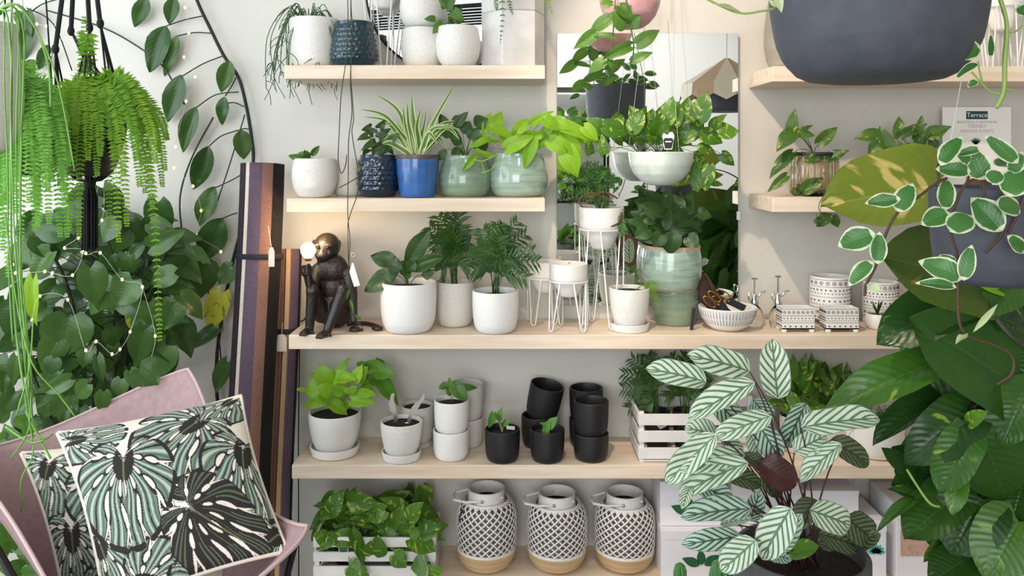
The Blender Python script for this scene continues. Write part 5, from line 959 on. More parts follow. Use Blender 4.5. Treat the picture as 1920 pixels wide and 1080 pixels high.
#fillpx(t, 'heart', 'lf_bigpothos', 1880, 330, 60, 120, 8, 110, y + .08, y + .2, seed=9, asp=.75, droop=.8, opx=(1850, 500))
vine(t, [pole(FZ + .25), P(1830, 980, y - .0), P(1812, 800, y + .02), P(1850, 620, y), pole(1.3)], .006, 'stem_dark'); vine(t, [P(1700, 880, y - .02), P(1740, 940, y - .06), P(1762, 950, y - .06)], .003, 'stem_pale'); vine(t, [P(1870, 600, y - .1), P(1895, 630, y - .12), P(1925, 655, y - .12)], .006, 'stem_dark')
# ------------------------------------------------------------------ striped calathea in the foreground
y = CY + 1.8; x = P(1502, 0, y).x; r = L(245, y) / 2; zr = P(0, 1034, y).z; h = .30
t = thing('potted_calathea', 'silver striped calathea in a rough dark grey pot in the foreground', 'potted plant', (x, y, zr - h)); body(t, (x, y, zr - h), r, h, 'tall', 'dark_pot', n=64, wall=.014); c = V3((x, y, zr - .03)); soil(t, c, r * .93, 0)
o = G(); o.lathe([(0, FZ), (.16, FZ), (.16, FZ + .02), (.02, FZ + .03), (.02, zr - h - .02), (.13, zr - h - .012), (.13, zr - h - .0005), (0, zr - h - .0005)], (x, y, 0), 32); tag(o.obj('plant_stool', 'twig', None), 'small round stool carrying the calathea pot', 'stool')
z6 = lambda a: [1140 + a[0] / 2.25, 600 + a[1] / 2.25, 1140 + a[2] / 2.25, 600 + a[3] / 2.25, a[4] / 2.25]
A, D, K_, PU_ = 'lf_calathea', 'lf_calathea_deep', 'lf_calathea_dark', 'lf_purple'
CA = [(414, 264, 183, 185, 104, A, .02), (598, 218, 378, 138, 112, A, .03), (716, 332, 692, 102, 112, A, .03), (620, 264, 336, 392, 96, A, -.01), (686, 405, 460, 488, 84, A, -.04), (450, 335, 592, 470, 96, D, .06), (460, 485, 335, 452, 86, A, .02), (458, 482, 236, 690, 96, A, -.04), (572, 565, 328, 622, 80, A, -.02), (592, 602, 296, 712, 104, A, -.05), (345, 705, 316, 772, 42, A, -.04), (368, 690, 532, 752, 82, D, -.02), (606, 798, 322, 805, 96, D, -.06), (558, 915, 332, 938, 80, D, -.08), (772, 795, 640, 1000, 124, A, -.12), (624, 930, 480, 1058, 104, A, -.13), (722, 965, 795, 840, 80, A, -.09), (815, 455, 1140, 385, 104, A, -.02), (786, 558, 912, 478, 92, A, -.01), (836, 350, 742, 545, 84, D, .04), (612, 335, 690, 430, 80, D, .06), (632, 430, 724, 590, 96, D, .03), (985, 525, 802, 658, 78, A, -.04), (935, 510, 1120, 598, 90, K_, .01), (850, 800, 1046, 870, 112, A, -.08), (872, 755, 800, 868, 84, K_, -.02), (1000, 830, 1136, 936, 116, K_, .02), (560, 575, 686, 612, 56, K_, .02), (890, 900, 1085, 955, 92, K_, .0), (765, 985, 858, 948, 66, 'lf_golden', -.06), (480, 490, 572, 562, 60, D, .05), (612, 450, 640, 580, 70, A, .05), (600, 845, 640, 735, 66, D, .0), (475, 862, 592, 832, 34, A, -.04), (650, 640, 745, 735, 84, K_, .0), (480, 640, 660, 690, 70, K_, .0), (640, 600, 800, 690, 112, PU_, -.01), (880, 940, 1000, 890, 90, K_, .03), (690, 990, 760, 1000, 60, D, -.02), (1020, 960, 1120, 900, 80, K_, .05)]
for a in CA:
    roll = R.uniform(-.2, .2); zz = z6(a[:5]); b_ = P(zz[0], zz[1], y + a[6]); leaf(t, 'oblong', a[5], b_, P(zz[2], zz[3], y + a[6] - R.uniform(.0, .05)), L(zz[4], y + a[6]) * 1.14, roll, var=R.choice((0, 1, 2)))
    f = c + V3((R.uniform(-.035, .035), R.uniform(-.03, .03), 0)); stem(t, f, b_, .0024, 0, 'stem_purple', mid=f.lerp(b_, .55) + V3(((f.x - b_.x) * .28, 0, .03)))
for k, (px, py, w_, lab) in enumerate(((1352, 1048, 40, 'ribbed green cactus tip at the bottom edge beside the calathea'), (1275, 1055, 22, 'thin spiny cactus tip at the bottom edge before the boxes'))):
    yy = CY + 1.9; tp = P(px, py, yy); rr = L(w_, yy) / 2; hh = .25; tt = thing('potted_cactus', lab, 'cactus', (tp.x, yy, tp.z - hh - .12), 'small cacti'); body(tt, (tp.x, yy, tp.z - hh - .12), rr * 2, .12, 'taper', 'white_matte')
    G().lathe([(rr * .9, tp.z - hh), (rr, tp.z - hh * .5), (rr, tp.z - rr * 1.4), (rr * .75, tp.z - rr * .5), (rr * .3, tp.z - rr * .08), (0, tp.z)], (tp.x, yy, 0), 60, fn=lambda an, i, z: 1 + .14 * math.cos(an * 10)).obj('stem', 'cactus', tt)
    g = G()
    for i in range(70):
        an = 2 * PI * (R.randrange(10)) / 10; zz = tp.z - R.uniform(.005, .15); rr2 = rr * 1.14 * min(1, ((tp.z - zz) / rr / 1.4) ** .6); p = V3((tp.x + rr2 * math.cos(an), yy + rr2 * math.sin(an), zz)); g.tube([p, p + V3((math.cos(an + R.uniform(-1, 1)) * .006, math.sin(an) * .006, .003))], .0004, 3)
    g.obj('spines', 'tag_paper', tt, auto=False)['kind'] = 'stuff'
    G().lathe([(0, FZ), (.06, FZ), (.06, tp.z - hh - .1205), (0, tp.z - hh - .1205)], (tp.x, yy, 0), 24).obj('plinth', 'pine', tag(thing('plinth', ('wooden plinth under the ribbed cactus', 'wooden plinth under the thin cactus')[k], 'plinth', (tp.x, yy, FZ)), None, None))
# ------------------------------------------------------------------ left: climbing philodendron on the wall
T2 = lambda a: [a[0] / 2.571, 400 + a[1] / 2.571, a[2] / 2.571, 400 + a[3] / 2.571, a[4] / 2.571]
T1 = lambda a: [v / 2 for v in a]
px_ = P(200, 0, -.36).x
t = thing('climbing_philodendron', 'tall mass of dark heart leaves growing up the wall behind the chair', 'plant', (px_, -.36, FZ))
body(t, (px_, -.36, FZ), .15, .28, 'taper', 'black_matte'); soil(t, (px_, -.36, FZ + .25), .13, 0)
trunks = [[(200, 1050), (190, 860), (205, 720), (215, 560), (228, 430)], [(190, 1050), (180, 800), (150, 640), (120, 520), (60, 420)], [(210, 1050), (240, 820), (260, 640), (300, 500), (330, 440)], [(180, 1060), (120, 850), (60, 700), (20, 600)]]
for k, pts in enumerate(trunks): vine(t, [V3((px_, -.36, FZ + .25))] + [P(a, b, -.22 - .05 * k) for a, b in pts], .006, 'stem_dark', 'stalk')
def near(px, py, y):
    p = P(px, py, y); return V3((px_ + (p.x - px_) * .45, -.25, p.z - .10))
for a in [(335, 500, 300, 705, 240), (700, 555, 640, 742, 130), (800, 635, 625, 805, 190), (435, 262, 462, 452, 140), (530, 205, 500, 325, 100), (640, 320, 555, 450, 170), (850, 185, 935, 310, 120), (985, 245, 985, 415, 140), (1125, 260, 1050, 345, 100), (730, 50, 845, 120, 100), (190, 110, 290, 205, 150), (470, 690, 492, 825, 56), (420, 780, 345, 905, 86), (340, 800, 205, 870, 86), (495, 865, 505, 975, 84), (325, 875, 245, 985, 50), (80, 690, 55, 835, 66), (85, 470, 10, 600, 130), (585, 800, 560, 890, 86), (1045, 555, 895, 645, 78), (1095, 720, 1005, 875, 86), (640, 200, 690, 135, 70), (690, 110, 850, 240, 140), (830, 440, 800, 565, 130), (520, 380, 480, 480, 120), (600, 90, 560, 190, 110), (120, 600, 60, 640, 90), (30, 760, 20, 860, 70), (610, 190, 640, 290, 120), (300, 120, 380, 180, 90), (560, 40, 470, 130, 110), (250, 260, 130, 300, 100), (840, 290, 700, 330, 110), (530, 560, 560, 640, 100), (720, 430, 750, 540, 120), (420, 640, 400, 740, 90), (260, 700, 230, 780, 90), (140, 880, 80, 960, 80)]:
    z = T2(a); y = -.42 + R.uniform(-.12, .06)
    if z[2] > 330: y = -.10
    leafpx(t, 'heart', 'lf_wall', *z, y, org=near(z[0], z[1], y) if z[0] < 330 else P(z[0] + 8, z[1] + 60, -.06), sr=.0028, sag=.04, sm='stem_dark')
leafpx(t, 'heart', 'lf_yellow', *T2((1070, 385, 985, 575, 120)), -.11, roll=.1, org=P(418, 620, -.05)); leafpx(t, 'heart', 'lf_lime', *T2((160, 320, 130, 560, 70)), -.5, roll=.5); leafpx(t, 'heart', 'lf_yellow', *T2((640, 470, 660, 590, 80)), -.36)
for (cx, cy, rx, ry, n, s) in ((180, 560, 190, 190, 62, 66), (60, 700, 90, 130, 30, 52), (250, 470, 150, 100, 22, 60), (210, 740, 140, 60, 22, 46)): fillpx(t, 'heart', 'lf_wall', cx, cy, rx, ry, n, s, -.44, -.12, seed=cx, asp=.75, droop=.9, opx=(200, 600), org=V3((px_ + .02, -.24, P(0, cy + 40, -.3).z)), sm='stem_dark', sr=.002)
for a in [(262, 690, 300, 718, 60), (195, 735, 190, 778, 30), (120, 745, 100, 790, 34), (165, 720, 135, 750, 36), (60, 745, 30, 770, 30)]: leafpx(t, 'heart', 'lf_wall', *a, -.80, dy=.0)
fillpx(t, 'heart', 'lf_mid', 45, 1000, 70, 90, 34, 46, -.6, -.25, seed=61, asp=.75, droop=.8); fillpx(t, 'heart', 'lf_mid', 25, 860, 40, 80, 16, 44, -.6, -.3, seed=62, asp=.75, droop=.8)
# arching vine
x_ = P(468, 0, -.05).x
t = thing('arching_vine', 'long leafy vine arching along the bare wall above the rugs', 'plant', (P(440, 0, -.03).x, -.035, FZ))
vine(t, [(P(420, 0, -.03).x, -.03, FZ + .002), P(425, 900, -.03), P(405, 700, -.03), P(430, 520, -.03), P(468, 370, -.03), P(475, 300, -.03), P(472, 260, -.03), P(462, 200, -.03), P(447, 145, -.03), P(420, 105, -.03), P(395, 55, -.03), P(370, 2, -.03), P(350, -60, -.03)], .0062, 'stem_black', 'stalk')
SM_ = [((760, 60), (690, 75), (622, 98)), ((795, 125), (730, 122), (665, 135)), ((835, 210), (760, 240), (685, 285)), ((895, 345), (810, 355), (738, 402)), ((915, 400), (880, 385), (850, 388)), ((895, 488), (830, 510), (782, 550)), ((900, 658), (860, 680), (805, 705)), ((890, 798), (860, 808), (830, 822)), ((180, 40), (390, 105), (540, 190), (620, 260), (692, 392)), ((918, 430), (860, 620), (800, 800)), ((800, 440), (720, 590), (675, 740), (686, 900)), ((100, 30), (200, 90), (270, 265)), ((60, 100), (150, 20), (250, -10)), ((885, 290), (870, 320), (845, 360)), ((935, 485), (915, 482), (895, 490))]
for pts in SM_: vine(t, [P(a / 2, b / 2, -.028) for a, b in pts], .0024 if len(pts) == 3 else .0032, 'stem_dark')
for a in [(552, -10, 498, 98, 62), (655, -10, 632, 88, 58), (622, 96, 556, 270, 90), (666, 132, 610, 284, 50), (682, 280, 620, 458, 80), (738, 400, 672, 570, 68), (782, 548, 728, 716, 78), (808, 700, 742, 852, 80), (836, 818, 758, 985, 112), (862, 228, 828, 345, 66), (842, 362, 822, 465, 48), (902, 488, 922, 594, 74), (182, 168, 148, 262, 50), (115, 30, 55, 245, 70), (140, 230, 80, 262, 40), (60, 40, 120, 130, 50)]: leafpx(t, 'ovate', 'lf_wall', *T1(a), -.045, dy=-.01, roll=R.uniform(-.3, .3))
# fairy lights
FL = [[(347, 14), (354, 62), (345, 107), (366, 144), (349, 190), (329, 275), (326, 315), (362, 349), (377, 395), (370, 441), (414, 472), (409, 522), (360, 573), (411, 598), (402, 616)], [(69, 45), (87, 49), (124, 54), (94, 103), (77, 146), (60, 240), (40, 380), (24, 496), (29, 512), (84, 509), (98, 512), (136, 516), (155, 470), (121, 465), (147, 446), (191, 413), (191, 334), (165, 420), (161, 475), (188, 474), (229, 524), (267, 538), (244, 622), (225, 655), (210, 664), (180, 640), (161, 657), (127, 562), (75, 555), (60, 600)], [(267, 538), (291, 630), (275, 690), (261, 722)]]
for k, pts in enumerate(FL):
    yy = -.05 if k == 0 else -.56; ps = [P(a, b, yy + R.uniform(-.012, .0)) for a, b in pts]
    lab = ('warm fairy light string looped on the bare wall beside the vine', 'warm fairy light string woven through the climbing leaves', 'short hanging end of fairy lights above the chair back')[k]
    t = thing('fairy_lights', lab, 'string lights', ps[-1], 'fairy light strings'); vine(t, ps, .0005, 'cord', 'wire', n=4, k=6)
    for p in ps: G().ball(p, .0042 if k == 0 else .0038, 8, 6, (1, 1, 1.3)).obj('light_bulb', 'fairy_glow', t)
# ------------------------------------------------------------------ ferns in the macrame hanger
def boston(t, c, tips, m, n=30, ll=.030, up=.07, lw=.0085):
    for tx, ty, y in tips:
        e = P(tx, ty, y); b = c + V3((R.uniform(-.02, .02), R.uniform(-.02, .02), 0)); d = e - c; d.z = 0
        top = c + d * .42 + V3((0, 0, up * R.uniform(.6, 1.3) + max(0, (e.z - c.z)) * .6)); sh = c + d * .86 + V3((0, 0, (e.z - c.z) * .32 + .02))
        frond(t, [b, top, sh, e], int(n * 1.45 + 70 * max(0, c.z - e.z)), ll, lw, m, start=.06, ang=78, droop=R.uniform(.05, .35), rr=.0011, taper=lambda q: min(1, .5 + 2.2 * q) * (1 - .75 * max(0, q - .35) / .65) , jit=.4)
y = -.80; c0 = P(168, 205, y); zb = P(0, 330, y).z; r = .079; x = c0.x
t = thing('hanging_fern', 'lush yellow green fern in black macrame hanger with tassel', 'hanging plant', (x, y, P(0, 470, y).z)); body(t, (x, y, zb), r, c0.z - zb, 'round', 'black_matte'); c = c0; soil(t, c - V3((0, 0, .008)), r * .86, 0)
ap = P(150, -260, y); G().tube([ap, V3((ap.x, ap.y, CE))], .007, 8).obj('hanger_loop', 'black_rope', t)
for k, (ax, ay) in enumerate(((104, 92), (133, 58), (168, 52), (188, 44))):
    a = PI + .5 + k * PI / 2; kn = P(ax, ay, y + (.05 if k in (1, 2) else -.03)); G().tube([ap, kn], .0062, 7).obj('cord', 'black_rope', t); G().ball(kn, .0095, 10, 8, (1, 1, 1.5)).obj('knot', 'black_rope', t)
    for j in range(4):
        a2 = [PI * 1.02, PI * .35, PI * 1.62, PI * 1.98][k] + (j - 1.5) * .28; p = V3((x + r * 1.02 * math.cos(a2), y + r * 1.02 * math.sin(a2), c.z)); mid = V3((x + r * 1.04 * math.cos(a2), y + r * 1.04 * math.sin(a2), c.z - .09))
        G().tube(spline([kn, p, mid, V3((x + r * .5 * math.cos(a2), y + r * .5 * math.sin(a2), zb - .003)), V3((x, y, zb - .012))], 4), .0026, 6).obj('cord', 'black_rope', t, auto=False)
G().ball((x, y, zb - .018), .016, 12, 8, (1, 1, 1.2)).obj('knot', 'black_rope', t)
g = G()
for i in range(60):
    a = R.uniform(0, 2 * PI); q = math.sqrt(R.random()) * .021; zt = P(0, 470 - R.uniform(0, 6), y).z; g.tube([V3((x + q * .4 * math.cos(a), y + q * .4 * math.sin(a), zb - .02)), V3((x + q * math.cos(a), y + q * math.sin(a), zb - .06)), V3((x + q * math.cos(a), y + q * math.sin(a), zt))], .0022, 5)
g.obj('tassel', 'black_rope', t, auto=False)['kind'] = 'stuff'
tips = [(300, 640, -.95), (310, 320, -.85), (314, 262, -.8), (292, 305, -.95), (272, 362, -.95), (286, 392, -.9), (262, 350, -1.0), (238, 425, -.95), (222, 455, -1.0), (205, 428, -.75), (182, 330, -.98), (148, 445, -.98), (130, 432, -.95), (188, 292, -1.0), (165, 300, -1.0), (120, 302, -.98), (100, 322, -.92), (95, 282, -.85), (140, 252, -1.0), (252, 252, -.95), (290, 212, -.75), (226, 190, -.7), (92, 240, -.7), (112, 210, -.65), (158, 30, -.8), (242, 215, -.9), (275, 245, -.9), (300, 285, -.8), (256, 300, -1.0), (232, 330, -1.0), (215, 300, -.98), (282, 340, -.85), (305, 350, -.8), (110, 262, -.95), (80, 310, -.9)]
boston(t, c, tips, 'lf_fern')
y = -1.0; c0 = P(40, 215, y); zb = P(0, 330, y).z
t = thing('hanging_fern', 'paler green fern hanging at the far left, window light coloured into its leaves', 'hanging plant', (c0.x, y, zb)); body(t, (c0.x, y, zb), .075, c0.z - zb, 'round', 'black_matte'); soil(t, c0 - V3((0, 0, .006)), .066, 0); hanger(t, c0, .07, CE, m='black_rope', rr=.002)
tips = [(R.uniform(-110, 135), R.uniform(300, 470), -1.0 + R.uniform(-.2, .1)) for i in range(34)] + [(66, 432, -1.2), (40, 455, -1.2), (15, 520, -1.2), (5, 470, -1.15), (92, 420, -1.15), (70, 415, -1.1), (118, 360, -1.1), (-30, 400, -1.1), (100, 200, -1.0), (60, 160, -.95), (20, 150, -.95), (125, 235, -1.05), (30, 400, -1.2), (55, 380, -1.2), (10, 360, -1.2), (85, 350, -1.2)]
boston(t, c0, tips, 'lf_fernlit', ll=.027)
# trailing string plant, far left
y = -1.18; xx = P(-30, 0, y).x; zb = P(0, 285, y).z
t = thing('hanging_string_plant', 'pale ribbed pot with long green string stems trailing past the chair', 'hanging plant', (xx, y, P(0, 870, y).z)); body(t, (xx, y, zb), L(132, y) / 2, L(240, y), 'belly', 'grey_speckle'); c = V3((xx, y, zb + L(232, y))); hanger(t, c, .08, CE)
STR = [[(10, 20), (22, 150), (20, 300), (22, 480), (30, 620), (50, 760), (62, 820)], [(25, 10), (38, 120), (36, 300), (40, 500), (52, 640), (55, 790)], [(20, 0), (20, 200), (26, 420), (36, 560), (48, 700), (55, 800), (20, 860)], [(15, 10), (45, 60), (40, 240), (38, 430), (40, 560), (58, 700), (62, 790), (95, 860)], [(5, 20), (8, 160), (14, 320), (16, 500), (24, 640)], [(20, 5), (70, 60), (110, 160), (140, 320)], [(25, 8), (60, 40), (90, 120), (95, 200)], [(10, 400), (30, 560), (60, 680), (110, 740), (140, 780)], [(55, 790), (62, 850), (40, 900), (40, 960)], [(48, 770), (75, 820), (98, 815), (60, 830), (10, 800)], [(62, 600), (55, 690), (30, 780)], [(30, 30), (30, 260), (34, 480), (48, 660), (50, 780)]]
for i, pts in enumerate(STR):
    pp = [P(a, b, y - .09 + R.uniform(-.02, .02)) for a, b in pts]
    if pts[0][1] < 50: pp = [c] + pp
    vine(t, pp, .0016 + .0007 * (i % 3 == 0), 'stem_string', 'strand', n=5)
# ------------------------------------------------------------------ thin vines hanging before the left shelves
ys = -.30
t = thing('trailing_vine', 'thin bare vine strands hanging past the left shelves with paper tag', 'plant', P(655, 590, ys))
for k, pts in enumerate(([(657, -160), (658, 0), (661, 60), (657, 150), (660, 210), (654, 260), (653, 330), (652, 400), (656, 450), (654, 500), (658, 560), (668, 600), (680, 612)], [(640, -160), (652, 0), (650, 100), (640, 175), (636, 250), (634, 300), (640, 325), (648, 310), (650, 290)], [(658, 150), (663, 220), (660, 250), (670, 310), (674, 340), (668, 370), (656, 405), (652, 430), (655, 520), (661, 580)], [(674, 330), (655, 342), (636, 352)], [(660, 0), (661, -160)])): vine(t, [P(a, b, ys - .006 * k) for a, b in pts], .0016, 'stem_dark', 'strand', n=5)
G().tube([P(658, 150, ys), P(657, -160, ys), V3((P(657, 0, ys).x, ys, CE))], .0012, 5).obj('strand', 'stem_dark', t)
for a in [(656, 560, 662, 585, 6), (664, 590, 678, 600, 7), (655, 540, 650, 562, 5), (668, 322, 676, 312, 7), (672, 345, 680, 338, 6)]: leafpx(t, 'lance', 'lf_mid', *a, ys - .01)
G().tube(ringtube(P(662, 478, ys - .01), (1, 0, 0), (0, 0, 1), .006, .007, 0, 14), .0008, 4).obj('tag_string', 'cord', t)
G().add([P(a, b, ys - .012) for a, b in ((660, 492), (663, 494), (675, 535), (664, 538), (655, 510))], [(0, 1, 2, 3, 4)]).obj('paper_tag', 'paper', t, smooth=False, solid=.0006)
# ------------------------------------------------------------------ butterfly chair
BLc, BRc, FRc, FLc = P(-250, 690, -1.0), P(440, 432, -.66), P(785, 800, -1.42), P(150, 1290, -1.75)
t = thing('butterfly_chair', 'mauve sling butterfly chair with black rod frame at lower left', 'chair', (P(250, 0, -1.2).x, -1.2, FZ))
def curve(a, m_, b): return lambda s: V3(a) * (1 - s) ** 2 + V3(m_) * 2 * s * (1 - s) + V3(b) * s * s
eT = curve(BLc, P(120, 1030, -.80), BRc); eB = curve(FLc, P(330, 1260, -1.5), FRc); eL = curve(BLc, P(90, 960, -1.35), FLc); eR = curve(BRc, P(290, 1190, -1.08), FRc)
def sling(u, v):
    a, b = 2 * u - 1, 2 * v - 1; k = .42; a2 = a * math.sqrt(1 - k * b * b); b2 = b * math.sqrt(1 - k * a * a); s, r = (a2 + 1) / 2, (b2 + 1) / 2     # rounded pockets; r=0 back edge, r=1 front edge
    p = eT(s) * (1 - r) + eB(s) * r + eL(r) * (1 - s) + eR(r) * s - (BLc * (1 - s) * (1 - r) + BRc * s * (1 - r) + FLc * (1 - s) * r + FRc * s * r)
    return p + V3((0, .06, -.12)) * (16 * s * (1 - s) * r * (1 - r)) ** 1.2
G().grid(sling, 44, 44).obj('sling', 'mauve', t, solid=.004, auto=False)
edge = [sling(i / 40, 0) for i in range(41)] + [sling(1, i / 40) for i in range(1, 41)] + [sling(1 - i / 40, 1) for i in range(1, 41)] + [sling(0, 1 - i / 40) for i in range(1, 40)]
G().tube(edge + [edge[0]], .0042, 6).obj('edge_binding', 'mauve_edge', t, auto=False)
ft = [V3((-1.75, -.72, FZ + .008)), V3((-.70, -.62, FZ + .008)), V3((-.62, -1.45, FZ + .008)), V3((-1.6, -1.75, FZ + .008))]
for a, b in ((sling(.05, .05), ft[0]), (sling(.95, .05), ft[1]), (sling(.95, .93), ft[2]), (sling(.05, .95), ft[3])):
    a = a + V3((0, .02, -.025)); G().tube([a, b], .007, 8).obj('frame_rod', 'black_metal', t)
for a, b in ((0, 2), (1, 3)): G().tube([ft[a], ft[b]], .007, 8).obj('floor_rod', 'black_metal', t)
G().tube([P(-30, 985, -1.3), P(26, 1085, -1.35)], .008, 8).obj('frame_rod', 'black_metal', t)
# ------------------------------------------------------------------ cushions with printed monstera leaves
def monstera(U, Vv, leaves):
    col = np.zeros(U.shape + (3,)); col[:] = lin((236, 226, 212))[:3]; c_ = lambda c: np.array(lin(c)[:3])
    for (cu, cv, ang, ln, dark, N_) in leaves:
        dx, dy = U - cu, Vv - cv; d = np.array((math.cos(ang), math.sin(ang))); yl = (dx * d[0] + dy * d[1]) / ln; xl = (-dx * d[1] + dy * d[0]) / ln; xl = xl + .10 * (yl - .3) ** 2
        rel0 = np.sqrt(xl ** 2 + (yl - .2) ** 2) / .6; y0 = np.clip(yl * .5, -.12, .5); th = np.arctan2(np.abs(xl), yl - y0 + .04); ph = th / PI * N_ + .32 * rel0 + .10 * np.sin(9 * yl + 5 * cu) + np.where(xl < 0, .5, 0); f = ph - np.floor(ph); g_ = np.abs(f - .5); ax = np.abs(xl)
        r0 = np.sqrt(xl ** 2 + (yl - .2) ** 2); t0 = np.arctan2(ax, yl - .2); rb = .60 + .22 * np.clip(np.cos(t0), 0, 1) ** 4 - .34 * np.exp(-((PI - t0) / .22) ** 2); rel = r0 / rb
        rm = np.sqrt(xl ** 2 + (yl - y0) ** 2); edge = 1 - .20 * np.clip(1 - g_ / .22, 0, 1) ** 2
        sw = .15 * np.clip((rel - .66) / .34, 0, 1) ** .8; slit = (g_ < sw) & (rel > .66); holes = [(.17, .05, .17), (.33, .075, .12)]
        hole = np.zeros(U.shape, bool); ho = np.zeros(U.shape, bool)
        for hr, h1_, h2_ in holes: hole |= ((rm - hr) / h1_) ** 2 + (g_ / h2_) ** 2 < 1; ho |= ((rm - hr) / (h1_ + .03)) ** 2 + (g_ / (h2_ + .09)) ** 2 < 1
        ins = rel < edge; body_ = ins & ~slit & ~hole; so = (g_ < sw + .045) & (rel > .62); out = rel > edge - .05; line = g_ > .465; core = (rm < .13)
        lc = c_((34, 28, 25)); dk = bool(dark); base = np.broadcast_to(c_((38, 33, 30)) if dk else c_((110, 130, 114)), col.shape).copy()
        if not dk:
            base[(g_ > .30) & (g_ < .39)] = c_((178, 190, 176)); base[(g_ > .20) & (g_ < .25)] = c_((76, 100, 88)); base[line | core | so | ho | out] = lc
        else: base[line & (rm > .08)] = c_((92, 100, 66)); base[(g_ > .30) & (g_ < .36) & (rel > .5)] = c_((92, 104, 92))
        base[(ax < .012) & (yl < .7)] = c_((96, 104, 66))
        ring = (rel < edge + .03) & ~ins; col = np.where(ring[..., None], lc, col); col = np.where((ins & ~body_)[..., None], c_((236, 226, 212)), col); col = np.where(body_[..., None], base, col)
    return col
m, nt, b = nodes('cushion_print'); MATS['cushion_print'] = m; at = N(nt, 'ShaderNodeVertexColor'); at.layer_name = 'print'; nt.links.new(at.outputs[0], b.inputs['Base Color']); b.inputs['Roughness'].default_value = .85
nz = N(nt, 'ShaderNodeTexNoise'); nz.inputs['Scale'].default_value = 900; bp = N(nt, 'ShaderNodeBump'); bp.inputs['Strength'].default_value = .15; bp.inputs['Distance'].default_value = .001; nt.links.new(nz.outputs[0], bp.inputs['Height']); nt.links.new(bp.outputs[0], b.inputs['Normal'])
def cushion(lab, TL, TR, BR_, BL_, thick, leaves, res, loc):
    t = thing('cushion', lab, 'cushion', loc, 'monstera print cushions'); TL, TR, BR_, BL_ = map(V3, (TL, TR, BR_, BL_)); nrm = (TR - TL).cross(BL_ - TL).normalized()
    if nrm.y > 0: nrm = -nrm
    u = np.linspace(0, 1, res + 1); U, Vv = np.meshgrid(u, u)
    a, b2 = 2 * U - 1, 2 * Vv - 1; ee = .07; su = .5 + .5 * a * (1 - ee * (1 - b2 ** 2) * np.abs(a)); sv = .5 + .5 * b2 * (1 - ee * (1 - a ** 2) * np.abs(b2))
    w4 = [(1 - su) * (1 - sv), su * (1 - sv), su * sv, (1 - su) * sv]; base = sum(w[..., None] * np.array(p) for w, p in zip(w4, (TL, TR, BR_, BL_)))
    puff = ((1 - a ** 2).clip(0) ** .5 * (1 - b2 ** 2).clip(0) ** .5); wr = .004 * np.sin(U * 17 + Vv * 6) * (1 - np.abs(b2)) * np.abs(b2) + .003 * np.sin(Vv * 21 - U * 9) * np.abs(a) * (1 - np.abs(a))
    cols = monstera(U, Vv, leaves); n1 = res + 1
    fa = [(j * n1 + i, (j + 1) * n1 + i, (j + 1) * n1 + i + 1, j * n1 + i + 1) for j in range(res) for i in range(res)]
    for nm, sg in (('front_panel', 1), ('back_panel', -1)):
        if sg < 0: k = max(1, res // 40); sl_ = slice(None, None, k)
        else: sl_ = slice(None)
        pts = (base + (np.array(nrm) * sg) * ((thick * puff + wr * 1.0)[..., None]))[sl_, sl_]; m1 = pts.shape[0]; ff = [(j * m1 + i, (j + 1) * m1 + i, (j + 1) * m1 + i + 1, j * m1 + i + 1) for j in range(m1 - 1) for i in range(m1 - 1)]
        if sg < 0: ff = [f[::-1] for f in ff]
        me = bpy.data.meshes.new(nm); me.from_pydata((pts.reshape(-1, 3) - np.array(ORG[t])).tolist(), [], ff); me.materials.append(MATS['cushion_print']); me.polygons.foreach_set('use_smooth', [True] * len(me.polygons))
        ca = me.color_attributes.new('print', 'FLOAT_COLOR', 'POINT'); cc = np.concatenate([cols[sl_, sl_].reshape(-1, 3), np.ones((m1 * m1, 1))], 1).astype(np.float32); ca.data.foreach_set('color', cc.ravel()); put(nm, me, t)
    ed = list(range(0, n1, 6)); ed = ed if ed[-1] == res else ed + [res]
    loop = [base[0, i] for i in ed] + [base[j, res] for j in ed[1:]] + [base[res, i] for i in ed[::-1][1:]] + [base[j, 0] for j in ed[::-1][1:]]
    G().tube([V3(p) for p in loop], .0045, 7).obj('piping', 'piping', t, auto=False); return t
g1 = [(.06, .10, .2, .28, 0, 6), (.93, .04, 2.4, .26, 0, 6), (.03, .70, 1.4, .34, 0, 6), (.22, .98, .3, .34, 0, 6), (.50, 1.04, 1.2, .40, 0, 6), (.78, .46, 1.2, .36, 1, 6), (.97, .92, 2.6, .34, 0, 6), (.42, .50, .2, .30, 1, 6), (.70, .20, 2.5, .44, 0, 6), (.93, .44, 1.75, .42, 0, 6), (.27, .36, 1.75, .46, 0, 6), (.56, .74, .75, .42, 1, 6)]
cushion('large square cushion with green and black monstera print, front one', P(108, 812, -1.15), P(452, 742, -1.02), P(540, 1034, -1.34), P(200, 1150, -1.47), .062, g1, 330, P(330, 1090, -1.4))
g2 = [(.1, .15, 2.0, .38, 0, 6), (.35, .35, 1.2, .42, 0, 6), (.12, .62, 1.7, .42, 0, 6), (.6, .2, .6, .42, 1, 6), (.5, .8, 1.2, .42, 0, 6), (.12, 1, 1.2, .4, 0, 6)]
cushion('second monstera print cushion peeking out behind the front one', P(40, 850, -1.06), P(360, 800, -.90), P(420, 1090, -1.20), P(125, 1150, -1.33), .045, g2, 200, P(200, 1120, -1.25))
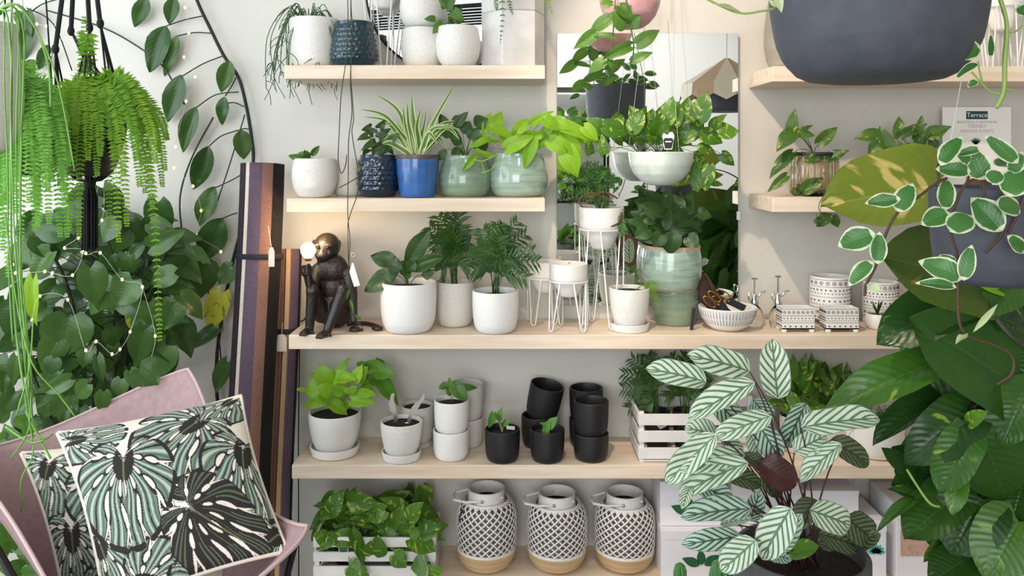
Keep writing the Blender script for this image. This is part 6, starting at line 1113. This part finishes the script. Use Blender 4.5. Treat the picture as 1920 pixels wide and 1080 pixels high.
# ------------------------------------------------------------------ shop behind the camera (seen in the mirrors)
y = -5.9
t = thing('plant_rack', 'black metal plant rack across the shop, seen in the mirror', 'rack', (.72, y, FZ))
for sx in (.42, 1.02):
    for sy in (y - .16, y + .16): G().box((sx, sy, 1.16), (.025, .025, 2.48)).obj('post', 'black_metal', t, smooth=False)
RZ = [.35, 1.0, 1.65, 2.2]
for z in RZ: G().box((.72, y, z), (.64, .36, .03)).obj('rack_shelf', 'black_metal', t, smooth=False, bevel=.002)
def backplant(lab, x, y, z, r, h, m, lm, n, sp, size, kind='heart', seed=1):
    t = thing('potted_plant', lab, 'potted plant', (x, y, z), 'plants on the far rack'); body(t, (x, y, z), r, h, 'tall', m, n=28); c = V3((x, y, z + h * .9)); soil(t, c, r * .9, 0); q = random.Random(seed)
    for i in range(n):
        a = q.uniform(0, 2 * PI); e = q.uniform(-.1, 1.2); d = V3((math.cos(a) * math.cos(e), math.sin(a) * math.cos(e), math.sin(e))); b = c + d * sp * q.uniform(.4, 1); leaf(t, kind, lm, b, b + (d + V3((0, 0, -.5))).normalized() * size, size * .7, q.uniform(-.5, .5), face=V3((0, 1, .4))); stem(t, c, b, .003, .02)
for k, (z, x, m_, lm, lab) in enumerate(((RZ[0], .58, 'dark_pot', 'lf_mid', 'leafy plant in dark pot low on the black rack across the shop'), (RZ[0], .88, 'white_matte', 'lf_dark', 'dark leafy plant in white pot low on the black rack across the shop'), (RZ[1], .60, 'black_matte', 'lf_golden', 'golden pothos in black pot mid height on the black rack'), (RZ[1], .90, 'dark_pot', 'lf_mid', 'bushy plant in dark pot mid height on the black rack'), (RZ[2], .58, 'slate', 'lf_mid', 'bushy plant in slate pot high on the black rack'), (RZ[2], .88, 'black_matte', 'lf_golden', 'golden plant in black pot high on the black rack'))): backplant(lab, x, y, z + .015, .10, .17, m_, lm, 26, .17, .13, seed=k)
t = thing('wooden_cabinet', 'low brown wooden cabinet across the shop, seen low in the mirror', 'cabinet', (1.55, y + .0, FZ))
G().box((1.55, y, FZ + .42), (.8, .42, .78)).obj('carcass', 'twig', t, smooth=False, bevel=.004); G().box((1.55, y, FZ + .82), (.86, .46, .03)).obj('top', 'twig', t, smooth=False, bevel=.004)
for s in (-1, 1):
    d = G().box((1.55 + s * .195, y + .215, FZ + .42), (.37, .02, .7)).obj('door', 'twig', t, smooth=False, bevel=.003); G().ball((1.55 + s * .04, y + .235, FZ + .45), .014).obj('knob', 'brass', d)
# striped canopy
c = V3((1.72, -3.6, 2.14)); t = thing('striped_canopy', 'cream and tan striped fabric canopy hanging across the shop, seen in mirror', 'canopy', c + V3((0, 0, -.30)))
n = 12; r = .36
for k in range(n):
    a0, a1 = 2 * PI * k / n, 2 * PI * (k + 1) / n; p = lambda a, rr, z: c + V3((rr * math.cos(a), rr * math.sin(a), z)); am = (a0 + a1) / 2
    G().add([p(a0, .02, .13), p(a1, .02, .13), p(a1, r, -.08), p(a0, r, -.08), p(a1, r + .01, -.17), p(am, r + .015, -.22), p(a0, r + .01, -.17)], [(0, 1, 2, 3), (3, 2, 4, 5, 6)]).obj('fabric_panel', 'cloth_cream' if k % 2 else 'cloth_tan', t, smooth=False, solid=.003)
G().tube([c + V3((0, 0, .12)), V3((c.x, c.y, CE))], .004, 6).obj('cord', 'cord', t)
body(t, c + V3((0, 0, -.30)), .2, .15, 'tall', 'slate', name='hanging_bowl', n=32)
for k in range(3): a = 2 * PI * k / 3; G().tube([c + V3((.19 * math.cos(a), .19 * math.sin(a), -.16)), c + V3((0, 0, .10))], .002, 5).obj('cord', 'cord', t)
# slatted black rack under the ceiling
t = thing('ceiling_rack', 'black slatted drying rack under the ceiling, reflected in round mirror', 'rack', (-.45, -2.6, 2.40))
for k in range(7): G().box((-.45, -2.2 - .11 * k, 2.42 + .0 * k), (1.2, .028, .028), Matrix.Rotation(.35, 3, 'Z')).obj('slat', 'black_metal', t, smooth=False)
for sx in (-.95, .05): G().box((sx, -2.53 + .365 * (sx + .45), 2.45), (.03, .86, .03)).obj('rail', 'black_metal', t, smooth=False); G().tube([(sx, -2.53, 2.45), (sx, -2.53, CE)], .004, 6).obj('cord', 'black_rope', t)
